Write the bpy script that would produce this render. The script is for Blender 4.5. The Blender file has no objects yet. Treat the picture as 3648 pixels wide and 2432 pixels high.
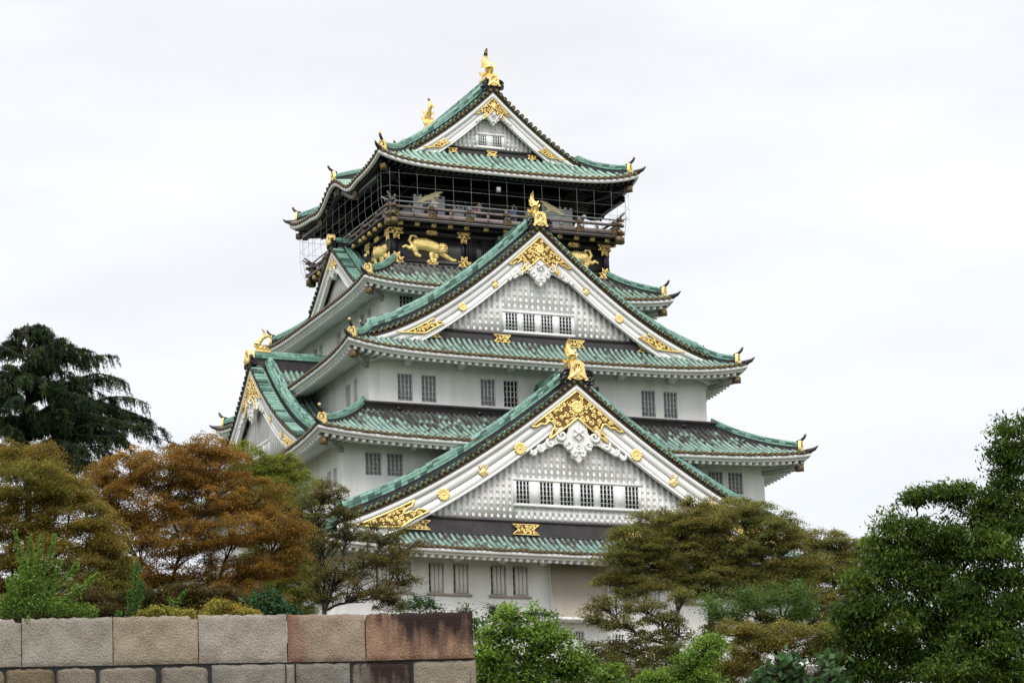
import bpy, math, random
import numpy as np
from mathutils import Vector, Matrix

# ------------------------------------------------------------------ camera, sky, sun
S = bpy.context.scene
CAM = np.array([-67.8668, -166.7146, -11.7567])
FOC = 11018.5746                      # focal length in pixels of the 3648 px wide photograph
PITCH, ROLL, YAW = 0.2478, -0.0327, -0.4024
_F = np.array([-math.sin(YAW)*math.cos(PITCH), math.cos(YAW)*math.cos(PITCH), math.sin(PITCH)])
_R0 = np.array([math.cos(YAW), math.sin(YAW), 0.0]); _U0 = np.cross(_R0, _F)
_R = math.cos(ROLL)*_R0 + math.sin(ROLL)*_U0; _U = -math.sin(ROLL)*_R0 + math.cos(ROLL)*_U0
camd = bpy.data.cameras.new('camera'); camd.sensor_width = 36.0; camd.sensor_fit = 'HORIZONTAL'
camd.lens = FOC/3648*36; camd.clip_start = 1.0; camd.clip_end = 6000
cam = bpy.data.objects.new('camera', camd); S.collection.objects.link(cam)
cam.matrix_world = Matrix(((_R[0], _U[0], -_F[0], CAM[0]), (_R[1], _U[1], -_F[1], CAM[1]), (_R[2], _U[2], -_F[2], CAM[2]), (0, 0, 0, 1)))
S.camera = cam
S.view_settings.view_transform = 'Standard'; S.view_settings.look = 'None'
S.view_settings.exposure = 0.0; S.view_settings.gamma = 1.0
S.cycles.max_bounces = 6; S.cycles.diffuse_bounces = 3; S.cycles.glossy_bounces = 3; S.cycles.transmission_bounces = 4
S.cycles.caustics_reflective = False; S.cycles.caustics_refractive = False

SUN_EL, SUN_AZ = math.radians(52), math.radians(-104)     # azimuth of the sun measured from +x, counter-clockwise
sd = np.array([math.cos(SUN_EL)*math.cos(SUN_AZ), math.cos(SUN_EL)*math.sin(SUN_AZ), math.sin(SUN_EL)])
W = bpy.data.worlds.new("World"); S.world = W; W.use_nodes = True
nt = W.node_tree; nt.nodes.clear()
def N(t, typ, **kw):
    n = t.nodes.new(typ)
    for k, v in kw.items(): setattr(n, k, v)
    return n
out = N(nt, 'ShaderNodeOutputWorld'); bg = N(nt, 'ShaderNodeBackground'); bg2 = N(nt, 'ShaderNodeBackground'); add = N(nt, 'ShaderNodeAddShader')
sky = N(nt, 'ShaderNodeTexSky'); sky.sky_type = 'NISHITA'; sky.sun_disc = False
sky.sun_elevation = SUN_EL; sky.sun_rotation = math.pi/2 - SUN_AZ
nt.links.new(sky.outputs[0], bg.inputs[0]); bg.inputs[1].default_value = 0.05
# overcast cloud deck: brightest overhead, softly streaked
tc = N(nt, 'ShaderNodeTexCoord'); sep = N(nt, 'ShaderNodeSeparateXYZ'); nt.links.new(tc.outputs['Generated'], sep.inputs[0])
mp = N(nt, 'ShaderNodeMapping'); mp.inputs['Scale'].default_value = (2.4, 2.4, 9.0); nt.links.new(tc.outputs['Generated'], mp.inputs[0])
nz = N(nt, 'ShaderNodeTexNoise'); nz.inputs['Scale'].default_value = 2.2; nz.inputs['Detail'].default_value = 5; nz.inputs['Roughness'].default_value = .5
nt.links.new(mp.outputs[0], nz.inputs['Vector'])
rmp = N(nt, 'ShaderNodeMapRange'); rmp.inputs[1].default_value = .3; rmp.inputs[2].default_value = .7; rmp.inputs[3].default_value = .75; rmp.inputs[4].default_value = .93
nt.links.new(nz.outputs[0], rmp.inputs[0])
el = N(nt, 'ShaderNodeMapRange'); el.inputs[1].default_value = 0.42; el.inputs[2].default_value = 1.0; el.inputs[3].default_value = 1.0; el.inputs[4].default_value = 2.9
nt.links.new(sep.outputs[2], el.inputs[0])
mul = N(nt, 'ShaderNodeMath', operation='MULTIPLY'); nt.links.new(rmp.outputs[0], mul.inputs[0]); nt.links.new(el.outputs[0], mul.inputs[1])
bg2.inputs[0].default_value = (1.0, 0.962, 0.912, 1); nt.links.new(mul.outputs[0], bg2.inputs[1])
nt.links.new(bg.outputs[0], add.inputs[0]); nt.links.new(bg2.outputs[0], add.inputs[1]); nt.links.new(add.outputs[0], out.inputs[0])
sl = bpy.data.lights.new('sun', 'SUN'); sl.energy = 1.85; sl.angle = math.radians(25); sl.color = (1, .97, .92)
so = bpy.data.objects.new('sun', sl); S.collection.objects.link(so)
so.rotation_euler = Vector(tuple(-sd)).to_track_quat('-Z', 'Y').to_euler()

# ------------------------------------------------------------------ helpers
rng = np.random.default_rng(7)
def ray(x, y):                         # direction through a pixel of the 2352 px wide view of the photograph
    return _F + _R*((x*1.55102-1824)/FOC) - _U*((y*1.55102-1216)/FOC)
def at(x, y, D):                       # the point at horizontal distance D from the eye
    v = ray(x, y); return CAM + v*(D/math.hypot(v[0], v[1]))
def px2m(D): return D/math.cos(PITCH)/FOC*1.55102

def rotz(deg, x=0, y=0, z=0):
    c, s = math.cos(math.radians(deg)), math.sin(math.radians(deg))
    return np.array([[c, -s, 0, x], [s, c, 0, y], [0, 0, 1, z], [0, 0, 0, 1.0]])

class MB:
    """collects vertices and faces for ONE mesh object"""
    def __init__(s, T=None):
        s.v = []; s.f = []; s.m = []; s.uv = []; s.c = []; s.n = 0; s.T = T; s.has_uv = False; s.has_c = False
    def add(s, v, f, m=0, uv=None, col=None):
        v = np.asarray(v, float).reshape(-1, 3); f = np.asarray(f, int)
        if f.ndim == 1: f = f[None]
        if s.T is not None: v = v@s.T[:3, :3].T + s.T[:3, 3]
        s.v.append(v); s.f.append(f+s.n); s.m.append(m); s.n += len(v)
        if uv is not None: s.has_uv = True
        s.uv.append(np.zeros((len(v), 2)) if uv is None else np.asarray(uv, float).reshape(-1, 2))
        if col is not None: s.has_c = True
        s.c.append(np.ones((len(v), 3)) if col is None else np.asarray(col, float).reshape(-1, 3))
    def box(s, x0, x1, y0, y1, z0, z1, m=0, uv=None):
        v = [(x, y, z) for x in (x0, x1) for y in (y0, y1) for z in (z0, z1)]
        s.add(v, [(0, 1, 3, 2), (4, 6, 7, 5), (0, 4, 5, 1), (2, 3, 7, 6), (0, 2, 6, 4), (1, 5, 7, 3)], m)
    def hexa(s, v, m=0):               # 8 points ordered as in box
        s.add(v, [(0, 1, 3, 2), (4, 6, 7, 5), (0, 4, 5, 1), (2, 3, 7, 6), (0, 2, 6, 4), (1, 5, 7, 3)], m)
    def grid(s, P, m=0, uv=None, col=None, flip=False):
        P = np.asarray(P, float); a, b = P.shape[:2]
        i = np.arange(a*b).reshape(a, b)
        q = np.stack([i[:-1, :-1], i[1:, :-1], i[1:, 1:], i[:-1, 1:]], -1).reshape(-1, 4)
        if flip: q = q[:, ::-1]
        s.add(P.reshape(-1, 3), q, m, uv, col)
    def tube(s, pts, rad, k=6, m=0, cap=True, sq=None):
        pts = np.asarray(pts, float); n = len(pts); rad = np.broadcast_to(np.asarray(rad, float), (n,))
        d = np.gradient(pts, axis=0); d /= np.linalg.norm(d, axis=1)[:, None]+1e-9
        ref = np.array([0, 0, 1.0]) if abs(d[0][2]) < .9 else np.array([1.0, 0, 0])
        u = np.cross(d, ref); u /= np.linalg.norm(u, axis=1)[:, None]+1e-9; w = np.cross(d, u)
        a = np.linspace(0, 2*math.pi, k, endpoint=False)
        P = pts[:, None] + rad[:, None, None]*(np.cos(a)[None, :, None]*u[:, None]*(sq or 1) + np.sin(a)[None, :, None]*w[:, None])
        i = np.arange(n*k).reshape(n, k); j = np.roll(i, -1, 1)
        q = np.stack([i[:-1], j[:-1], j[1:], i[1:]], -1).reshape(-1, 4)
        s.add(P.reshape(-1, 3), q, m)
        if cap:
            b = s.n-n*k
            s.v.append(np.zeros((0, 3))); s.uv.append(np.zeros((0, 2))); s.c.append(np.zeros((0, 3)))
            s.f.append(np.array([b+i[0][::-1]])); s.m.append(m); s.v.append(np.zeros((0, 3))); s.uv.append(np.zeros((0, 2))); s.c.append(np.zeros((0, 3)))
            s.f.append(np.array([b+i[-1]])); s.m.append(m)
    def poly(s, xz, y, th=0.0, m=0):   # flat polygon facing -y at y (front), thickness going to +y
        xz = np.asarray(xz, float); n = len(xz)
        ar = 0.5*np.sum(xz[:, 0]*np.roll(xz[:, 1], -1)-np.roll(xz[:, 0], -1)*xz[:, 1])
        if ar < 0: xz = xz[::-1]
        F = np.c_[xz[:, 0], np.full(n, y), xz[:, 1]]
        tris = tess(xz)
        s.add(F, tris, m)
        if th:
            B = F.copy(); B[:, 1] += th; i = np.arange(n); j = np.roll(i, -1)
            s.add(np.r_[F, B], np.stack([i, i+n, j+n, j], -1), m)
    def strip(s, x, zt, zb, y, th, m=0):  # board following a curve: front, underside, top
        x = np.asarray(x, float); F0 = np.c_[x, np.full(len(x), y), zb]; F1 = np.c_[x, np.full(len(x), y), zt]
        B0 = F0+[0, th, 0]; B1 = F1+[0, th, 0]
        s.grid(np.stack([B0, F0, F1, B1]), m)
    def build(s, name, mats, parent=None, smooth=False, sharp=None):
        me = bpy.data.meshes.new(name)
        V = np.concatenate(s.v) if s.v else np.zeros((0, 3))
        me.vertices.add(len(V)); me.vertices.foreach_set('co', V.astype(np.float32).ravel())
        lt = np.concatenate([np.full(len(f), f.shape[1]) for f in s.f]); li = np.concatenate([f.ravel() for f in s.f])
        mi = np.concatenate([np.full(len(f), m) for f, m in zip(s.f, s.m)])
        me.loops.add(len(li)); me.loops.foreach_set('vertex_index', li.astype(np.int32))
        me.polygons.add(len(lt)); me.polygons.foreach_set('loop_start', np.r_[0, np.cumsum(lt)[:-1]].astype(np.int32))
        me.polygons.foreach_set('loop_total', lt.astype(np.int32)); me.polygons.foreach_set('material_index', mi.astype(np.int32))
        if smooth: me.polygons.foreach_set('use_smooth', np.ones(len(lt), bool))
        if s.has_uv:
            uv = np.concatenate(s.uv); l = me.uv_layers.new(name='UVMap'); l.data.foreach_set('uv', uv[li].astype(np.float32).ravel())
        if s.has_c:
            c = np.concatenate(s.c); c = np.c_[c, np.ones(len(c))]
            a = me.color_attributes.new('tint', 'FLOAT_COLOR', 'POINT'); a.data.foreach_set('color', c.astype(np.float32).ravel())
        for mt in (mats if isinstance(mats, (list, tuple)) else [mats]): me.materials.append(mt)
        me.update(); me.validate()
        if smooth and sharp: me.set_sharp_from_angle(angle=math.radians(sharp))
        o = bpy.data.objects.new(name, me); S.collection.objects.link(o)
        if parent is not None: o.parent = parent
        return o

def tess(xz):                           # ear clipping of a simple counter-clockwise polygon
    idx = list(range(len(xz))); tris = []
    P = [tuple(p) for p in xz]
    def cr(a, b, c): return (b[0]-a[0])*(c[1]-a[1])-(b[1]-a[1])*(c[0]-a[0])
    guard = 0
    while len(idx) > 3 and guard < 4000:
        guard += 1; ok = False
        for k in range(len(idx)):
            i, j, l = idx[k-1], idx[k], idx[(k+1) % len(idx)]
            if cr(P[i], P[j], P[l]) <= 1e-12: continue
            if any(cr(P[i], P[j], P[q]) > 0 and cr(P[j], P[l], P[q]) > 0 and cr(P[l], P[i], P[q]) > 0 for q in idx if q not in (i, j, l)): continue
            tris.append((i, j, l)); idx.pop(k); ok = True; break
        if not ok: idx.pop(0)
    if len(idx) == 3: tris.append(tuple(idx))
    return np.array(tris)

def inpoly(p, poly):
    x, y = p; c = False; n = len(poly); j = n-1
    for i in range(n):
        xi, yi = poly[i]; xj, yj = poly[j]
        if (yi > y) != (yj > y) and x < (xj-xi)*(y-yi)/(yj-yi)+xi: c = not c
        j = i
    return c

def empty(name, loc=(0, 0, 0), parent=None):
    o = bpy.data.objects.new(name, None); S.collection.objects.link(o); o.location = loc
    if parent is not None: o.parent = parent
    return o
def tag(o, label=None, cat=None, group=None, kind=None):
    if label: o['label'] = label
    if cat: o['category'] = cat
    if group: o['group'] = group
    if kind: o['kind'] = kind
    return o

# ------------------------------------------------------------------ materials
def newmat(name):
    m = bpy.data.materials.new(name); m.use_nodes = True; t = m.node_tree; b = t.nodes['Principled BSDF']
    return m, t, b
def L(t, a, b): t.links.new(a, b)
def ramp(t, stops, interp='LINEAR'):
    r = N(t, 'ShaderNodeValToRGB'); e = r.color_ramp; e.interpolation = interp
    while len(e.elements) < len(stops): e.elements.new(.5)
    for k, (p, c) in enumerate(stops): e.elements[k].position = p; e.elements[k].color = (*c, 1)
    return r
def simple(name, col, rough=.6, metal=0.0, var=.12, scale=1.5, bump=0.0, bscale=20, spec=.5):
    m, t, b = newmat(name)
    tc = N(t, 'ShaderNodeTexCoord'); nz = N(t, 'ShaderNodeTexNoise'); nz.inputs['Scale'].default_value = scale; nz.inputs['Detail'].default_value = 6
    L(t, tc.outputs['Object'], nz.inputs['Vector'])
    c = np.array(col); r = ramp(t, [(.3, tuple(c*(1-var))), (.7, tuple(np.minimum(c*(1+var), 1)))])
    L(t, nz.outputs[0], r.inputs[0]); L(t, r.outputs[0], b.inputs['Base Color'])
    b.inputs['Roughness'].default_value = rough; b.inputs['Metallic'].default_value = metal; b.inputs['Specular IOR Level'].default_value = spec
    if bump:
        n2 = N(t, 'ShaderNodeTexNoise'); n2.inputs['Scale'].default_value = bscale; n2.inputs['Detail'].default_value = 5; L(t, tc.outputs['Object'], n2.inputs['Vector'])
        bp = N(t, 'ShaderNodeBump'); bp.inputs['Strength'].default_value = bump; bp.inputs['Distance'].default_value = .05
        L(t, n2.outputs[0], bp.inputs['Height']); L(t, bp.outputs[0], b.inputs['Normal'])
    return m
def plaster(name, col, streak=.1):
    m, t, b = newmat(name)
    tc = N(t, 'ShaderNodeTexCoord'); mp = N(t, 'ShaderNodeMapping'); mp.inputs['Scale'].default_value = (1.6, 1.6, .16); L(t, tc.outputs['Object'], mp.inputs[0])
    nz = N(t, 'ShaderNodeTexNoise'); nz.inputs['Scale'].default_value = 1.2; nz.inputs['Detail'].default_value = 7; L(t, mp.outputs[0], nz.inputs['Vector'])
    c = np.array(col); r = ramp(t, [(.25, tuple(c*(1-streak)*np.array([1, .99, .97]))), (.6, tuple(c))]); L(t, nz.outputs[0], r.inputs[0])
    n3 = N(t, 'ShaderNodeTexNoise'); n3.inputs['Scale'].default_value = .35; n3.inputs['Detail'].default_value = 3; L(t, tc.outputs['Object'], n3.inputs['Vector'])
    r3 = ramp(t, [(.35, (.93, .93, .92)), (.65, (1, 1, 1))]); L(t, n3.outputs[0], r3.inputs[0])
    mx = N(t, 'ShaderNodeMix', data_type='RGBA', blend_type='MULTIPLY'); mx.inputs[0].default_value = 1
    L(t, r.outputs[0], mx.inputs[6]); L(t, r3.outputs[0], mx.inputs[7]); L(t, mx.outputs[2], b.inputs['Base Color'])
    b.inputs['Roughness'].default_value = .75; b.inputs['Specular IOR Level'].default_value = .25
    return m
def tilemat(name, green, brown, frac, topdark, d0=.8, d1=2.2, step=.32, pale=1.35):
    """copper tiles: patina chosen tile by tile (UV: u = roll number, v = metres up the slope)"""
    m, t, b = newmat(name)
    uv = N(t, 'ShaderNodeUVMap'); uv.uv_map = 'UVMap'; sp = N(t, 'ShaderNodeSeparateXYZ'); L(t, uv.outputs[0], sp.inputs[0])
    fu = N(t, 'ShaderNodeMath', operation='FLOOR'); L(t, sp.outputs[0], fu.inputs[0])
    dv = N(t, 'ShaderNodeMath', operation='DIVIDE'); L(t, sp.outputs[1], dv.inputs[0]); dv.inputs[1].default_value = step
    fv = N(t, 'ShaderNodeMath', operation='FLOOR'); L(t, dv.outputs[0], fv.inputs[0])
    cb = N(t, 'ShaderNodeCombineXYZ'); L(t, fu.outputs[0], cb.inputs[0]); L(t, fv.outputs[0], cb.inputs[1])
    wn = N(t, 'ShaderNodeTexWhiteNoise', noise_dimensions='2D'); L(t, cb.outputs[0], wn.inputs['Vector'])
    wr = N(t, 'ShaderNodeTexWhiteNoise', noise_dimensions='1D'); L(t, fu.outputs[0], wr.inputs['W'])
    tc = N(t, 'ShaderNodeTexCoord'); nz = N(t, 'ShaderNodeTexNoise'); nz.inputs['Scale'].default_value = .9; nz.inputs['Detail'].default_value = 6; L(t, tc.outputs['Object'], nz.inputs['Vector'])
    g = np.array(green)
    rg = ramp(t, [(0, tuple(g*.82)), (.5, tuple(g)), (1, tuple(np.minimum(g*(.5*pale+.5), 1)*np.array([1.06, 1, .98])))]); L(t, wn.outputs['Value'], rg.inputs[0])
    # share of tiles still brown
    a = N(t, 'ShaderNodeMath', operation='MULTIPLY_ADD'); L(t, wr.outputs['Value'], a.inputs[0]); a.inputs[1].default_value = .25; L(t, wn.outputs['Value'], a.inputs[2])
    a2 = N(t, 'ShaderNodeMath', operation='MULTIPLY_ADD'); L(t, nz.outputs[0], a2.inputs[0]); a2.inputs[1].default_value = .9; L(t, a.outputs[0], a2.inputs[2])
    td = N(t, 'ShaderNodeMapRange'); L(t, sp.outputs[1], td.inputs[0]); td.inputs[1].default_value = d0; td.inputs[2].default_value = d1; td.inputs[3].default_value = 0; td.inputs[4].default_value = topdark
    a3 = N(t, 'ShaderNodeMath', operation='SUBTRACT'); L(t, a2.outputs[0], a3.inputs[0]); L(t, td.outputs[0], a3.inputs[1])
    th = N(t, 'ShaderNodeMapRange'); L(t, a3.outputs[0], th.inputs[0]); c = .45+frac*1.35
    th.inputs[1].default_value = c-.12; th.inputs[2].default_value = c+.12; th.inputs[3].default_value = 1; th.inputs[4].default_value = 0
    mx = N(t, 'ShaderNodeMix', data_type='RGBA'); L(t, th.outputs[0], mx.inputs[0]); L(t, rg.outputs[0], mx.inputs[6])
    rb = ramp(t, [(0, tuple(np.array(brown)*.7)), (1, tuple(np.array(brown)*1.4))]); L(t, wn.outputs['Value'], rb.inputs[0]); L(t, rb.outputs[0], mx.inputs[7])
    # fine grime
    n2 = N(t, 'ShaderNodeTexNoise'); n2.inputs['Scale'].default_value = 7; n2.inputs['Detail'].default_value = 5; L(t, tc.outputs['Object'], n2.inputs['Vector'])
    r2 = ramp(t, [(.3, (.7, .72, .7)), (.6, (1.05, 1.05, 1.05))]); L(t, n2.outputs[0], r2.inputs[0])
    m2 = N(t, 'ShaderNodeMix', data_type='RGBA', blend_type='MULTIPLY'); m2.inputs[0].default_value = 1; L(t, mx.outputs[2], m2.inputs[6]); L(t, r2.outputs[0], m2.inputs[7])
    sk = N(t, 'ShaderNodeCombineXYZ'); sm = N(t, 'ShaderNodeMath', operation='MULTIPLY'); L(t, sp.outputs[1], sm.inputs[0]); sm.inputs[1].default_value = .7; sm2 = N(t, 'ShaderNodeMath', operation='MULTIPLY'); L(t, sp.outputs[0], sm2.inputs[0]); sm2.inputs[1].default_value = 2.3
    L(t, sm2.outputs[0], sk.inputs[0]); L(t, sm.outputs[0], sk.inputs[1]); n5 = N(t, 'ShaderNodeTexNoise'); n5.inputs['Scale'].default_value = 1.3; n5.inputs['Detail'].default_value = 4; L(t, sk.outputs[0], n5.inputs['Vector'])
    r5_ = ramp(t, [(.3, (.74, .74, .72)), (.62, (1.06, 1.06, 1.05))]); L(t, n5.outputs[0], r5_.inputs[0])
    m5 = N(t, 'ShaderNodeMix', data_type='RGBA', blend_type='MULTIPLY'); m5.inputs[0].default_value = 1; L(t, m2.outputs[2], m5.inputs[6]); L(t, r5_.outputs[0], m5.inputs[7]); m2 = m5
    fr = N(t, 'ShaderNodeMath', operation='FRACT'); L(t, dv.outputs[0], fr.inputs[0])
    rf = ramp(t, [(0, (.45, .45, .45)), (.12, (1, 1, 1))]); L(t, fr.outputs[0], rf.inputs[0])   # lap joint between tiles
    m3 = N(t, 'ShaderNodeMix', data_type='RGBA', blend_type='MULTIPLY'); m3.inputs[0].default_value = .8; L(t, m2.outputs[2], m3.inputs[6]); L(t, rf.outputs[0], m3.inputs[7])
    L(t, m3.outputs[2], b.inputs['Base Color']); b.inputs['Roughness'].default_value = .5; b.inputs['Specular IOR Level'].default_value = .35
    bp = N(t, 'ShaderNodeBump'); bp.inputs['Strength'].default_value = .6; bp.inputs['Distance'].default_value = .03; L(t, fr.outputs[0], bp.inputs['Height']); L(t, bp.outputs[0], b.inputs['Normal'])
    return m

M = {}
M['white'] = plaster('white_plaster', (.89, .89, .885), .16)
M['whitewood'] = plaster('white_painted_timber', (.88, .88, .88), .05)
M['soffit'] = plaster('shaded_weathered_soffit', (.40, .39, .36), .25)  # white soffit; colour darkened to paint in the shade under the eaves, plus mould
M['black'] = simple('black_lacquer', (.012, .012, .014), .35, var=.3, spec=.4)
M['dark'] = simple('dark_copper_flashing', (.035, .03, .033), .5, var=.35, scale=2)
M['brownrail'] = simple('brown_painted_rail', (.2, .165, .16), .5, var=.2)
M['gold'] = simple('gold_leaf', (1.0, .70, .28), .42, .85, var=.16, scale=4, bump=.25, bscale=30)
M['oldgold'] = simple('worn_gold', (.16, .12, .06), .5, .4, var=.35, scale=8)
M['goldplate'] = simple('dark_gold_backing', (.20, .115, .03), .5, .5, var=.3, scale=5)
M['bronze'] = simple('bronze_tile_end', (.07, .045, .022), .5, .3, var=.4, scale=6)
M['pane'] = simple('curtained_window_glass', (.36, .38, .395), .15, var=.2, scale=3)
M['vpane'] = simple('dim_window_glass', (.12, .13, .14), .12, var=.3, scale=3)
M['darkpane'] = simple('dark_open_window', (.008, .008, .01), .2, var=.2)
M['lattice'] = simple('grey_window_bars', (.62, .64, .65), .6, var=.08)
M['steel'] = simple('galvanised_steel', (.27, .29, .29), .4, .5, var=.1)
M['beige'] = plaster('beige_panel', (.44, .385, .335), .08)
M['panelgrey'] = simple('grey_display_panel', (.55, .59, .61), .6, var=.1)
M['palegold'] = simple('pale_gold_relief', (.95, .85, .5), .45, .2, var=.1)
G5, G4, G3, BR = (.285, .45, .39), (.2, .4, .33), (.25, .375, .335), (.115, .11, .108)
M['tile_top'] = tilemat('patina_tiles_top', G5, (.10, .2, .16), .06, 0)
M['tile_four'] = tilemat('patina_tiles_olive', (.25, .385, .315), BR, .12, 1.3, 1.2, 2.6)
M['tile_three'] = tilemat('patina_tiles_mottled', G3, BR, .12, 0)
M['tile_two'] = tilemat('patina_tiles_half_brown', G3, (.085, .078, .08), .14, 1.0, 1.7, 3.6)
M['tile_one'] = tilemat('patina_tiles_grey_green', (.24, .375, .34), (.14, .14, .14), .26, 0)
M['pan'] = tilemat('dark_pan_tiles', (.115, .175, .15), (.07, .07, .07), .3, 0)
M['ridge'] = tilemat('patina_ridge_tiles', (.185, .355, .30), (.06, .14, .12), .24, 0, step=.42, pale=1.5)

# ------------------------------------------------------------------ the castle tower
castle = tag(empty('castle_tower', (0, 0, 0)), 'white five-storey castle tower with green copper roofs and gold gable ornaments', 'castle')

def liftf(t): t = np.clip(np.abs(t), 0, 1); return .8*t**6+.2*t**2

def skirt(a, b, yc, z0, H, depth, lift, sp, tile, black=False, cuts=(), kara=0.0, wallgap=None, hipto=None):
    """hipped skirt roof round a storey: half sizes a (x) and b (y), eave tile edge at z0, rising H over depth"""
    tm, em, fm, rm = MB(), MB(), MB(), MB()
    r = sp*.27
    sides = [(0, a, b, 'front'), (-90, b, a, 'left'), (90, b, a, 'right'), (180, a, b, 'back')]
    for deg, Ls, B, nm in sides:
        T = np.array(rotz(0, 0, yc)) @ rotz(deg)
        for mb in (tm, em, fm, rm): mb.T = T
        cut = dict(cuts).get(nm, 0.0); kz = kara if nm in ('left', 'right') else 0.0
        def hump(s):
            q = np.abs(s)/2.75
            return kz*np.where(q < 1, .5*(1+np.cos(math.pi*np.clip(q, 0, 1))), 0) - (.12*kz*np.exp(-((np.abs(s)-3.1)/.7)**2) if kz else 0)
        def Z(s, d):
            Ld = np.maximum(Ls-d, .01); v = d/depth
            z = z0+H*(.62*v+.38*v*v)+lift*liftf(s/Ld)*(1-np.clip(v, 0, 1))**1.4
            if kz: z = np.maximum(z - .12*kz*np.exp(-((np.abs(s)-3.1)/.7)**2)*(1-np.clip(v, 0, 1)), np.where(np.abs(s) < 2.75, z0+hump(s)+.10*d, -99))
            return z
        ranges = [(-1, 1)] if cut == 0 else [(-1, None), (None, 1)]
        nd = 9; ds = np.linspace(0, depth, nd)
        for lo, hi in ranges:
            P = []; UV = []
            for d in ds:
                Ld = Ls-d
                s0 = -Ld if lo is not None else min(cut, Ld); s1 = Ld if hi is not None else -min(cut, Ld)
                s = np.linspace(s0, s1, 90 if cut == 0 else 45)
                P.append(np.c_[s, np.full(len(s), -(B-d)), Z(s, d)-.02]); UV.append(np.c_[s/sp, np.full(len(s), d)])
            tm.grid(np.array(P), 1, np.array(UV).reshape(-1, 2), flip=True)
        n = int(Ls/sp)
        ths = np.linspace(0, math.pi, 6)
        for i in range(-n, n+1):
            s = i*sp
            if abs(s) < cut: continue
            dm = min(depth, Ls-abs(s)-.05)
            if dm < .12: continue
            dd = np.linspace(-.05, dm, 8); z = Z(np.full(8, s), np.maximum(dd, 0))
            P = np.stack([np.stack([s+r*np.cos(t)+0*dd, -(B-dd), z+r*1.1*np.sin(t)], -1) for t in ths], 1)
            tm.grid(P, 0, np.stack([np.stack([np.full(8, i+.5), np.maximum(dd, 0)], -1)]*6, 1).reshape(-1, 2))
            # round end tile
            k = np.linspace(0, 2*math.pi, 9)[:-1]
            cz = z[0]+.015
            for rr, yy, mm in ((r*1.08, -B-.055, 0), (r*.78, -B-.07, 1)):
                ring = np.c_[s+rr*np.cos(k), np.full(8, yy), cz+rr*np.sin(k)]
                em.add(ring, [list(range(8))], mm)
                if mm == 0:
                    bk = ring.copy(); bk[:, 1] += .12; q = np.arange(8); em.add(np.r_[ring, bk], np.stack([q, (q+1) % 8, (q+1) % 8+8, q+8], -1), 2)
        # pan-tile lip, boards and soffit
        segs = [(-Ls, Ls)] if cut == 0 else [(-Ls, -cut), (cut, Ls)]
        for s0, s1 in segs:
            s = np.linspace(s0, s1, 110 if cut == 0 else 50); ze = Z(s, 0*s)
            mit = lambda off: np.clip(s, -(Ls-off), Ls-off)
            em.strip(s, ze+.0, ze-.07-.03*np.cos(s/sp*2*math.pi), -B-.02, .12, 2)
            x1 = mit(.03); fm.strip(x1, ze-.07, ze-(.27 if not black else .29), -B+.03, .16, 0)
            x2 = mit(.19)
            if not black:
                fm.strip(x2, ze-.25, ze-.40, -B+.19, .12, 0)
            wg = wallgap or depth
            x3 = mit(.36); x4 = np.clip(s, -(Ls-wg), Ls-wg)
            lipz = ze-(.37 if not black else .22)
            zin = np.full(len(s), z0-.34+.22*wg) if not kz else np.maximum(z0-.34+.22*wg, z0+hump(s)-.3)
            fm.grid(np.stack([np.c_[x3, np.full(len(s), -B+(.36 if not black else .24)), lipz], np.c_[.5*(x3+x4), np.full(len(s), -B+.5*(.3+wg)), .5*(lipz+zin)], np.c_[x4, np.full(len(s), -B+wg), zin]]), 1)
            rs = .42 if not black else .36
            for i in range(-int(Ls/rs), int(Ls/rs)+1):
                q = i*rs+.1
                if not (s0+.35 < q < s1-.35): continue
                w = .085 if not black else .07
                zo = float(np.interp(q, s, ze))-(.395 if not black else .25); dend = min(wg, Ls-abs(q)-.1)
                if dend < .4: continue
                zi = zo+(float(np.interp(q, s, zin))-zo+.0)*dend/wg if not kz else float(np.interp(q, s, zin))
                y0, y1 = -B+.24, -B+dend; h = .19
                rm.hexa([(q-w, y0, zo-h), (q-w, y0, zo), (q-w, y1, zi-h), (q-w, y1, zi), (q+w, y0, zo-h), (q+w, y0, zo), (q+w, y1, zi-h), (q+w, y1, zi)], 0)
    for mb in (tm, em, fm, rm): mb.T = None
    roof = tm.build('roof', [tile, M['pan']], castle, smooth=True, sharp=50)
    em.build('eave_tile_ends', [M['oldgold'], M['goldplate'], M['bronze']], roof)
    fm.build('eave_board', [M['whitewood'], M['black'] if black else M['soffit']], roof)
    rm.build('rafters', M['black'] if black else M['whitewood'], roof)
    # hips with their ornaments
    for sx, sy in ((-1, -1), (1, -1), (-1, 1), (1, 1)):
        ds = np.linspace(.42, depth+.38, 14); v = ds/depth
        z = z0+H*(.62*v+.38*v*v)+lift*(1-np.clip(v, 0, 1))**1.4
        pts = np.c_[sx*(a-ds), yc+sy*(b-ds), z]
        if hipto: pts = np.r_[pts[:-1], [[sx*hipto[0], yc+sy*hipto[1]-0*yc, hipto[2]]]]
        hipridge(pts, roof, .17, .52)
        o = np.array([sx, sy, 0])/math.sqrt(2)
        corner_ornament(pts[0]+o*.02, o, roof)
        # dark upturned corner tile
        c = np.array([sx*a, yc+sy*b, z0+lift]); mb = MB()
        pp = [c-o*.35+[0, 0, .02], c-o*.05+[0, 0, .06], c+o*.22+[0, 0, .14], c+o*.42+[0, 0, .30]]
        mb.tube(pp, [.15, .14, .10, .03], 6)
        mb.build('corner_tile', M['dark'], roof, smooth=True)
        # corner beam with its gilt cap
        mb = MB(); e = np.array([-o[1], o[0], 0]); p0 = c-o*.55-[0, 0, .62+lift*.25]; p1 = c-o*(depth*1.4)-[0, 0, .45+lift]
        w = .12
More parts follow.
